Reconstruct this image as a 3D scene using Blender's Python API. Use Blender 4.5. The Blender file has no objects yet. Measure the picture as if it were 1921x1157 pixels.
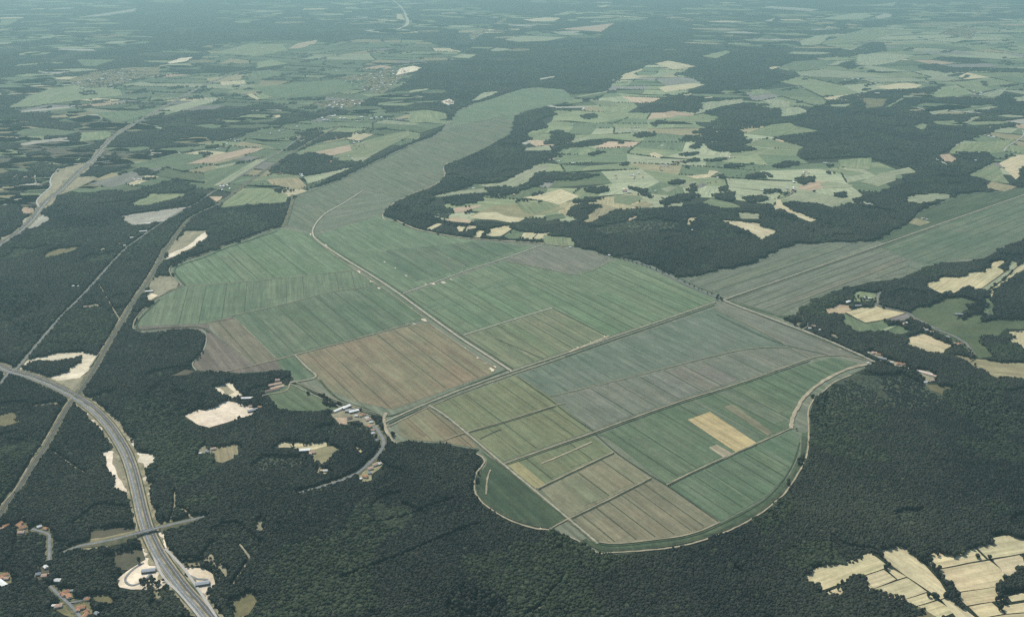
import bpy, bmesh, math, random
import numpy as np
from mathutils import Vector, Matrix, noise
random.seed(7); rng = np.random.default_rng(7)
SC = bpy.context.scene; COL = SC.collection
R = math.radians

# ------------------------------------------------------------------ camera, sky, sun, exposure
H, FOC, PITCH = 1300.0, 1650.0, R(22.0)          # camera height in metres, focal length in photo pixels
CX, CY = 960.5, 578.5
cam = bpy.data.cameras.new('camera'); cam.sensor_width = 36; cam.lens = 36 * FOC / 1921
cam.clip_start = 5; cam.clip_end = 150000
cam_ob = bpy.data.objects.new('camera', cam); COL.objects.link(cam_ob)
cam_ob.location = (0, 0, H); cam_ob.rotation_euler = (R(90) - PITCH, 0, 0)
SC.camera = cam_ob
SUN_EL, SUN_AZ = R(52), R(-32)                   # azimuth from +Y, positive to +X
world = bpy.data.worlds.new('World'); SC.world = world; world.use_nodes = True
nt = world.node_tree; nt.nodes.clear()
sky = nt.nodes.new('ShaderNodeTexSky'); sky.sky_type = 'NISHITA'; sky.sun_disc = False
sky.sun_elevation = SUN_EL; sky.sun_rotation = SUN_AZ; sky.air_density = 1.2; sky.dust_density = 1.5
bg = nt.nodes.new('ShaderNodeBackground'); bg.inputs['Strength'].default_value = 0.10
wo = nt.nodes.new('ShaderNodeOutputWorld')
nt.links.new(sky.outputs[0], bg.inputs[0]); nt.links.new(bg.outputs[0], wo.inputs[0])
sun = bpy.data.lights.new('sun', 'SUN'); sun.energy = 3.6; sun.angle = R(0.5); sun.color = (1.0, 0.945, 0.83)
sun_ob = bpy.data.objects.new('sun', sun); COL.objects.link(sun_ob)
sd = Vector((math.sin(SUN_AZ) * math.cos(SUN_EL), math.cos(SUN_AZ) * math.cos(SUN_EL), math.sin(SUN_EL)))
sun_ob.rotation_euler = sd.to_track_quat('Z', 'Y').to_euler(); sun_ob.location = (0, 3000, 3000)
SC.view_settings.view_transform = 'Standard'; SC.view_settings.look = 'None'
SC.view_settings.exposure = 0.32; SC.view_settings.gamma = 1
SC.render.engine = 'CYCLES'
SC.cycles.max_bounces = 5; SC.cycles.diffuse_bounces = 2; SC.cycles.glossy_bounces = 1; SC.cycles.volume_bounces = 1
SC.cycles.use_denoising = False

# ------------------------------------------------------------------ pixel of the photo <-> ground
_F = np.array([0, math.cos(PITCH), -math.sin(PITCH)]); _U = np.array([0, math.sin(PITCH), math.cos(PITCH)])
def at(x, y, z=0.0):
    a, b = (x - CX) / FOC, (CY - y) / FOC
    dx, dy, dz = a, _F[1] + _U[1] * b, _F[2] + _U[2] * b
    t = (z - H) / dz
    return (dx * t, dy * t)
def pix(X, Y, Z):
    d = Y * _F[1] + (Z - H) * _F[2]; u = Y * _U[1] + (Z - H) * _U[2]
    return CX + FOC * X / d, CY - FOC * u / d
def nums(s):
    v = [float(t) for t in s.replace(',', ' ').split()]
    return list(zip(v[0::2], v[1::2]))
def W(pts, z=0.0): return [at(x, y, z) for x, y in pts]

def tag(o, label=None, cat=None, group=None, kind=None):
    if label: o['label'] = label
    if cat: o['category'] = cat
    if group: o['group'] = group
    if kind: o['kind'] = kind
    return o
def link(name, me, mat=None, parent=None):
    o = bpy.data.objects.new(name, me); COL.objects.link(o)
    if mat:
        for m in (mat if isinstance(mat, (list, tuple)) else [mat]): me.materials.append(m)
    if parent: o.parent = parent
    return o

# ------------------------------------------------------------------ materials
def mat(name):
    m = bpy.data.materials.new(name); m.use_nodes = True; t = m.node_tree; t.nodes.clear()
    out = t.nodes.new('ShaderNodeOutputMaterial'); b = t.nodes.new('ShaderNodeBsdfPrincipled')
    b.inputs['Roughness'].default_value = 0.95; b.inputs['Specular IOR Level'].default_value = 0.15
    t.links.new(b.outputs[0], out.inputs[0]); return m, t, b
def N(t, kind, **kw):
    n = t.nodes.new(kind)
    for k, v in kw.items():
        if k in n.inputs.keys() if isinstance(k, str) else False: n.inputs[k].default_value = v
        else: setattr(n, k, v)
    return n
def math_(t, op, a, b=None):
    n = t.nodes.new('ShaderNodeMath'); n.operation = op
    for i, v in enumerate((a, b)):
        if v is None: continue
        if isinstance(v, (int, float)): n.inputs[i].default_value = v
        else: t.links.new(v, n.inputs[i])
    return n.outputs[0]
def mixc(t, fac, a, b, mode='MIX'):
    n = t.nodes.new('ShaderNodeMix'); n.data_type = 'RGBA'; n.blend_type = mode
    for s, v in ((n.inputs[0], fac), (n.inputs[6], a), (n.inputs[7], b)):
        if isinstance(v, (int, float)): s.default_value = v
        elif isinstance(v, tuple): s.default_value = (*v, 1)
        else: t.links.new(v, s)
    return n.outputs[2]
def noise_(t, vec, scale, detail=3, rough=0.6):
    n = t.nodes.new('ShaderNodeTexNoise'); n.inputs['Scale'].default_value = scale
    n.inputs['Detail'].default_value = detail; n.inputs['Roughness'].default_value = rough
    if vec is not None: t.links.new(vec, n.inputs['Vector'])
    return n.outputs['Fac']
def mapr(t, v, a, b, c, d):
    n = t.nodes.new('ShaderNodeMapRange'); t.links.new(v, n.inputs[0])
    for i, x in enumerate((a, b, c, d)): n.inputs[i + 1].default_value = x
    return n.outputs[0]
def scaled(t, vec, sx, sy, sz=1):
    n = t.nodes.new('ShaderNodeMapping'); n.inputs['Scale'].default_value = (sx, sy, sz)
    t.links.new(vec, n.inputs[0]); return n.outputs[0]

def crop_material():
    """Soil and crops: tint and strength of the rows come from the mesh, streaks run along the UV rows (metres)."""
    m, t, b = mat('field_crop')
    tint = N(t, 'ShaderNodeAttribute', attribute_name='tint'); tint2 = N(t, 'ShaderNodeAttribute', attribute_name='tint_b')
    uv = N(t, 'ShaderNodeUVMap'); geo = N(t, 'ShaderNodeNewGeometry'); oi = N(t, 'ShaderNodeObjectInfo')
    pos = geo.outputs['Position']
    off = t.nodes.new('ShaderNodeVectorMath'); off.operation = 'ADD'
    cmb = t.nodes.new('ShaderNodeCombineXYZ'); s = math_(t, 'MULTIPLY', oi.outputs['Random'], 9137.0)
    t.links.new(s, cmb.inputs[0]); t.links.new(s, cmb.inputs[1])
    t.links.new(uv.outputs[0], off.inputs[0]); t.links.new(cmb.outputs[0], off.inputs[1]); u = off.outputs[0]
    st1 = noise_(t, scaled(t, u, 0.0022, 0.030), 1.0, 4, 0.62)      # broad strips along the rows
    st2 = noise_(t, scaled(t, u, 0.006, 0.15), 1.0, 3, 0.7)         # fine rows
    blot = noise_(t, pos, 0.0045, 5, 0.62)                           # wet and dry patches
    fine = noise_(t, pos, 0.075, 4, 0.75); mid = noise_(t, pos, 0.017, 4, 0.7)
    st3 = noise_(t, scaled(t, u, 0.0035, 0.065), 1.0, 2, 0.6)       # single beds
    mixf = math_(t, 'ADD', math_(t, 'MULTIPLY', st1, 0.6), math_(t, 'MULTIPLY', blot, 0.6))
    c = mixc(t, mapr(t, mixf, 0.46, 0.76, 0, 1), tint.outputs['Color'], tint2.outputs['Color'])
    k = math_(t, 'MULTIPLY', mapr(t, st2, 0.25, 0.75, 0.78, 1.22), mapr(t, fine, 0.2, 0.8, 0.78, 1.22))
    k = math_(t, 'MULTIPLY', k, mapr(t, st1, 0.3, 0.7, 0.88, 1.12))
    k = math_(t, 'MULTIPLY', k, math_(t, 'MULTIPLY', mapr(t, st3, 0.3, 0.7, 0.80, 1.18), mapr(t, mid, 0.25, 0.75, 0.82, 1.18)))
    plain = math_(t, 'MULTIPLY', mapr(t, fine, 0.2, 0.8, 0.72, 1.28), mapr(t, mid, 0.25, 0.75, 0.78, 1.22))   # bare ground has no rows
    mk = t.nodes.new('ShaderNodeMix'); t.links.new(tint.outputs['Alpha'], mk.inputs[0]); t.links.new(plain, mk.inputs[2]); t.links.new(k, mk.inputs[3]); k = mk.outputs[0]
    vm = t.nodes.new('ShaderNodeVectorMath'); vm.operation = 'SCALE'
    t.links.new(c, vm.inputs[0]); t.links.new(k, vm.inputs['Scale'])
    t.links.new(vm.outputs[0], b.inputs['Base Color']); return m
M_CROP = crop_material()

def ground_material():
    m, t, b = mat('forest_floor'); geo = N(t, 'ShaderNodeNewGeometry'); pos = geo.outputs['Position']
    a = noise_(t, pos, 0.0018, 5, 0.6); f = noise_(t, pos, 0.05, 4, 0.75)
    c = mixc(t, mapr(t, a, 0.35, 0.7, 0, 1), (0.014, 0.020, 0.013), (0.028, 0.034, 0.020))
    c = mixc(t, mapr(t, f, 0.64, 0.85, 0, 0.35), c, (0.09, 0.078, 0.05))
    t.links.new(c, b.inputs['Base Color']); return m
M_GROUND = ground_material()

def noisy(name, c1, c2, scale, rough=0.95, detail=4, lo=0.35, hi=0.65):
    m, t, b = mat(name); geo = N(t, 'ShaderNodeNewGeometry')
    f = noise_(t, geo.outputs['Position'], scale, detail, 0.7)
    t.links.new(mixc(t, mapr(t, f, lo, hi, 0, 1), c1, c2), b.inputs['Base Color'])
    b.inputs['Roughness'].default_value = rough; return m
M_ASPH = noisy('asphalt', (0.085, 0.085, 0.085), (0.13, 0.13, 0.125), 0.12)
M_ASPH2 = noisy('worn_asphalt', (0.15, 0.158, 0.158), (0.225, 0.23, 0.225), 0.10)
M_CONC = noisy('pale_concrete', (0.34, 0.33, 0.30), (0.46, 0.44, 0.40), 0.3)
M_BALLAST = noisy('railway_ballast', (0.10, 0.095, 0.085), (0.19, 0.17, 0.15), 0.10)
M_TRACK = noisy('dirt_track', (0.19, 0.175, 0.115), (0.34, 0.30, 0.205), 0.03)
M_SANDY = noisy('sandy_track', (0.25, 0.225, 0.15), (0.42, 0.36, 0.25), 0.03)
M_MAIN = noisy('main_road', (0.36, 0.34, 0.27), (0.48, 0.455, 0.37), 0.05)
M_LANE = noisy('pale_lane', (0.24, 0.235, 0.18), (0.38, 0.36, 0.28), 0.05)
M_DITCH = noisy('ditch_water_and_reeds', (0.030, 0.045, 0.028), (0.075, 0.092, 0.052), 0.04)
M_VERGE = noisy('rough_verge', (0.07, 0.085, 0.045), (0.19, 0.17, 0.10), 0.05)
M_SHOULDER = noisy('bare_road_bank', (0.13, 0.125, 0.075), (0.36, 0.31, 0.20), 0.022, detail=5, lo=.38, hi=.62)
M_PLASTER = noisy('pale_plaster', (0.68, 0.63, 0.54), (0.80, 0.77, 0.70), 0.4)
M_WALLD = noisy('brown_timber_wall', (0.10, 0.085, 0.07), (0.16, 0.135, 0.11), 0.4)
M_TILE = noisy('orange_roof_tile', (0.36, 0.185, 0.105), (0.50, 0.28, 0.165), 0.5)
M_TILEP = noisy('faded_roof_tile', (0.46, 0.30, 0.22), (0.60, 0.44, 0.34), 0.5)
M_TILEB = noisy('brown_roof_tile', (0.17, 0.11, 0.085), (0.26, 0.17, 0.13), 0.5)
M_SHEET = noisy('white_roof_sheet', (0.66, 0.66, 0.62), (0.82, 0.82, 0.78), 0.3, 0.6)
M_SHEETG = noisy('grey_roof_sheet', (0.24, 0.26, 0.28), (0.34, 0.36, 0.38), 0.3, 0.6)
M_GLASS = noisy('window_dark', (0.02, 0.022, 0.025), (0.04, 0.042, 0.045), 1.0, 0.3)
M_BARK = noisy('bark', (0.06, 0.045, 0.035), (0.12, 0.09, 0.07), 0.9)

def leaf_material(name, c1, c2, c3):
    m, t, b = mat(name); geo = N(t, 'ShaderNodeNewGeometry'); oi = N(t, 'ShaderNodeObjectInfo'); pos = geo.outputs['Position']
    stand = noise_(t, pos, 0.0017, 7, 0.68); f = noise_(t, pos, 0.35, 3, 0.7)
    c = mixc(t, mapr(t, stand, 0.40, 0.64, 0, 1), c1, c2)
    c = mixc(t, mapr(t, oi.outputs['Random'], 0.70, 1.0, 0, 0.55), c, c3)
    k = math_(t, 'MULTIPLY', mapr(t, oi.outputs['Random'], 0, 1, 0.82, 1.18), mapr(t, f, 0.25, 0.75, 0.8, 1.2))
    vm = t.nodes.new('ShaderNodeVectorMath'); vm.operation = 'SCALE'
    t.links.new(c, vm.inputs[0]); t.links.new(k, vm.inputs['Scale']); t.links.new(vm.outputs[0], b.inputs['Base Color'])
    b.inputs['Roughness'].default_value = 0.9; b.inputs['Specular IOR Level'].default_value = 0.1
    return m
M_PINE = leaf_material('pine_needles', (0.017, 0.022, 0.020), (0.046, 0.053, 0.035), (0.052, 0.048, 0.037))
M_LEAF = leaf_material('broad_leaves', (0.030, 0.040, 0.024), (0.044, 0.058, 0.031), (0.060, 0.070, 0.040))

# ------------------------------------------------------------------ flat shapes on the ground
TINT = {  # crop or surface colour, and the colour its patches run to
 'w': ((0.53, 0.445, 0.265), (0.41, 0.37, 0.22)), 'W': ((0.50, 0.43, 0.26), (0.43, 0.39, 0.25)),
 's': ((0.78, 0.69, 0.53), (0.52, 0.44, 0.31)), 't': ((0.30, 0.26, 0.15), (0.22, 0.20, 0.11)),
 'g': ((0.155, 0.195, 0.100), (0.21, 0.225, 0.122)), 'l': ((0.235, 0.27, 0.165), (0.285, 0.285, 0.18)),
 'G': ((0.092, 0.130, 0.070), (0.13, 0.155, 0.084)), 'd': ((0.062, 0.088, 0.046), (0.10, 0.115, 0.058)),
 'o': ((0.12, 0.115, 0.060), (0.19, 0.165, 0.085)), 'k': ((0.40, 0.38, 0.32), (0.27, 0.26, 0.20)),
 'm': ((0.205, 0.185, 0.165), (0.165, 0.165, 0.135)), 'p': ((0.42, 0.31, 0.215), (0.36, 0.285, 0.185)),
 'D': ((0.048, 0.064, 0.042), (0.07, 0.08, 0.05)), 'n': ((0.085, 0.080, 0.054), (0.11, 0.098, 0.062)),
 'x': ((0.20, 0.19, 0.125), (0.33, 0.29, 0.19)), 'b': ((0.165, 0.13, 0.09), (0.20, 0.15, 0.115)),
}
def area2(P): return sum(P[i][0] * P[(i + 1) % len(P)][1] - P[(i + 1) % len(P)][0] * P[i][1] for i in range(len(P)))
def roughen(P, amp, step):
    out = []
    for i, a in enumerate(P):
        b = P[(i + 1) % len(P)]; L = math.hypot(b[0] - a[0], b[1] - a[1]); n = max(1, int(L / step))
        for k in range(n):
            f = k / n; x, y = a[0] + (b[0] - a[0]) * f, a[1] + (b[1] - a[1]) * f
            v = noise.noise_vector(Vector((x / (step * 2.2), y / (step * 2.2), 3.1)))
            out.append((x + v.x * amp, y + v.y * amp))
    return out
def row_dir(P):
    best = max(range(len(P)), key=lambda i: math.hypot(P[(i + 1) % len(P)][0] - P[i][0], P[(i + 1) % len(P)][1] - P[i][1]))
    a, b = P[best], P[(best + 1) % len(P)]; L = math.hypot(b[0] - a[0], b[1] - a[1]) or 1
    return ((b[0] - a[0]) / L, (b[1] - a[1]) / L)
def set_tint(me, faces_tint, dirs, rows=1.0):
    """per corner tint colours and row-aligned UVs in metres"""
    A = me.color_attributes.new('tint', 'FLOAT_COLOR', 'CORNER'); B = me.color_attributes.new('tint_b', 'FLOAT_COLOR', 'CORNER')
    uv = me.uv_layers.new(name='rows')
    for p, (ta, tb), d in zip(me.polygons, faces_tint, dirs):
        for li in p.loop_indices:
            A.data[li].color = (*ta, rows); B.data[li].color = (*tb, 1)
            v = me.vertices[me.loops[li].vertex_index].co
            uv.data[li].uv = (v.x * d[0] + v.y * d[1], -v.x * d[1] + v.y * d[0])
def vary(c, amt=0.09):
    k = 1 + random.uniform(-amt, amt); return tuple(max(0.01, x * k * (1 + random.uniform(-0.03, 0.03))) for x in c)
def sheet(name, P, z, code, rough=None, d=None, jitter=0.09):
    d = d or row_dir(P)
    if rough: P = roughen(P, rough[0], rough[1])
    if area2(P) < 0: P = P[::-1]
    me = bpy.data.meshes.new(name); me.from_pydata([(x, y, z) for x, y in P], [], [list(range(len(P)))])
    ta, tb = TINT[code] if isinstance(code, str) else code
    k = 1 + random.uniform(-jitter, jitter)
    ta = tuple(c * k for c in vary(ta, 0.02)); tb = tuple(c * k for c in vary(tb, 0.02))
    set_tint(me, [(ta, tb)], [d], .1 if code in ('s', 'k', 'x', 'D', 'n', 'o', 'd') else 1.0); o = link(name, me, M_CROP); o['kind'] = 'structure'; return o
def smooth(P, n=5):
    if len(P) < 3: return P
    out = []
    for i in range(len(P) - 1):
        p0, p1, p2, p3 = P[max(i - 1, 0)], P[i], P[i + 1], P[min(i + 2, len(P) - 1)]
        for k in range(n):
            t = k / n
            out.append(tuple(0.5 * (2 * p1[j] + (p2[j] - p0[j]) * t + (2 * p0[j] - 5 * p1[j] + 4 * p2[j] - p3[j]) * t * t +
                                    (3 * p1[j] - p0[j] - 3 * p2[j] + p3[j]) * t ** 3) for j in (0, 1)))
    return out + [P[-1]]
def normals(P):
    out = []
    for i in range(len(P)):
        a, b = P[max(i - 1, 0)], P[min(i + 1, len(P) - 1)]; dx, dy = b[0] - a[0], b[1] - a[1]; L = math.hypot(dx, dy) or 1
        out.append((-dy / L, dx / L))
    return out
def ribbon(name, P, width, z, material, off=0.0, ragged=0.0, zs=None, kind='structure'):
    nn = normals(P); V = []; F = []
    for i, (p, q) in enumerate(zip(P, nn)):
        w1 = width / 2 * (1 + random.uniform(-ragged, ragged)); w2 = width / 2 * (1 + random.uniform(-ragged, ragged))
        zz = z + (zs[i] if zs else 0)
        V += [(p[0] + q[0] * (off + w1), p[1] + q[1] * (off + w1), zz), (p[0] + q[0] * (off - w2), p[1] + q[1] * (off - w2), zz)]
        if i: F.append((2 * i - 2, 2 * i - 1, 2 * i + 1, 2 * i))
    me = bpy.data.meshes.new(name); me.from_pydata(V, [], F); o = link(name, me, material)
    if kind: o['kind'] = kind
    return o
def inside(px, py, P):
    x, y = np.asarray(px), np.asarray(py); c = np.zeros(x.shape, bool); n = len(P); j = n - 1
    for i in range(n):
        (xi, yi), (xj, yj) = P[i], P[j]
        if yi != yj:
            c ^= ((yi > y) != (yj > y)) & (x < (xj - xi) * (y - yi) / (yj - yi) + xi)
        j = i
    return c
# ------------------------------------------------------------------ what the ground carries, traced as points of the ground plane
# F farmland of many small fields; others: one field each (TINT codes, ~ = ragged edge); WOOD trees again; SCRUB bushes
FARM = """
795,385 830,366 852,359 896,346 938,343 1006,311 1022,307 1040,299 1060,292 1030,276 985,284 975,268 1000,262 985,250 1030,240 1012,224 1060,212 1080,204 1120,192 1150,158 1165,148 1222,118 1300,124 1275,140 1330,160 1240,186 1200,205 1250,212 1318,206 1330,226 1340,240 1425,238 1446,232 1482,230 1536,247 1448,258 1508,278 1500,300 1610,295 1640,300 1720,322 1690,345 1610,372 1530,380 1495,378 1460,383 1380,385 1330,376 1312,384 1235,388 1190,397 1130,390 1075,388 1085,410 1060,418 1030,420 960,418 890,416 835,412 850,396 842,388
1395,192 1412,170 1500,144 1450,134 1490,114 1560,108 1606,100 1540,84 1560,72 1650,50 1740,40 1850,40 1921,36 1990,60 1990,178 1921,180 1880,176 1800,182 1750,184 1720,166 1650,180 1570,186 1480,214 1440,204
1762,291 1790,272 1830,258 1872,243 1921,232 1990,240 1990,335 1921,300 1912,330 1895,345 1906,352 1884,360 1846,352 1850,330 1815,328 1870,300 1800,303
160,345 205,325 245,312 330,286 400,268 480,246 545,232 620,218 700,214 800,206 838,212 842,226 830,242 766,268 690,300 610,338 575,352 556,362 536,380 470,384 420,391 400,384 392,366 350,357 290,366 236,364 215,362
12,204 56,178 140,158 250,142 330,140 420,136 500,132 560,122 640,130 720,118 790,120 770,148 740,168 690,186 640,204 600,216 560,206 500,190 440,204 370,206 330,216 270,228 225,236 170,214 130,206 60,212
380,96 440,78 540,76 620,80 720,70 790,76 860,96 900,102 860,112 760,118 640,128 540,124 460,126 380,122
"""
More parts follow.
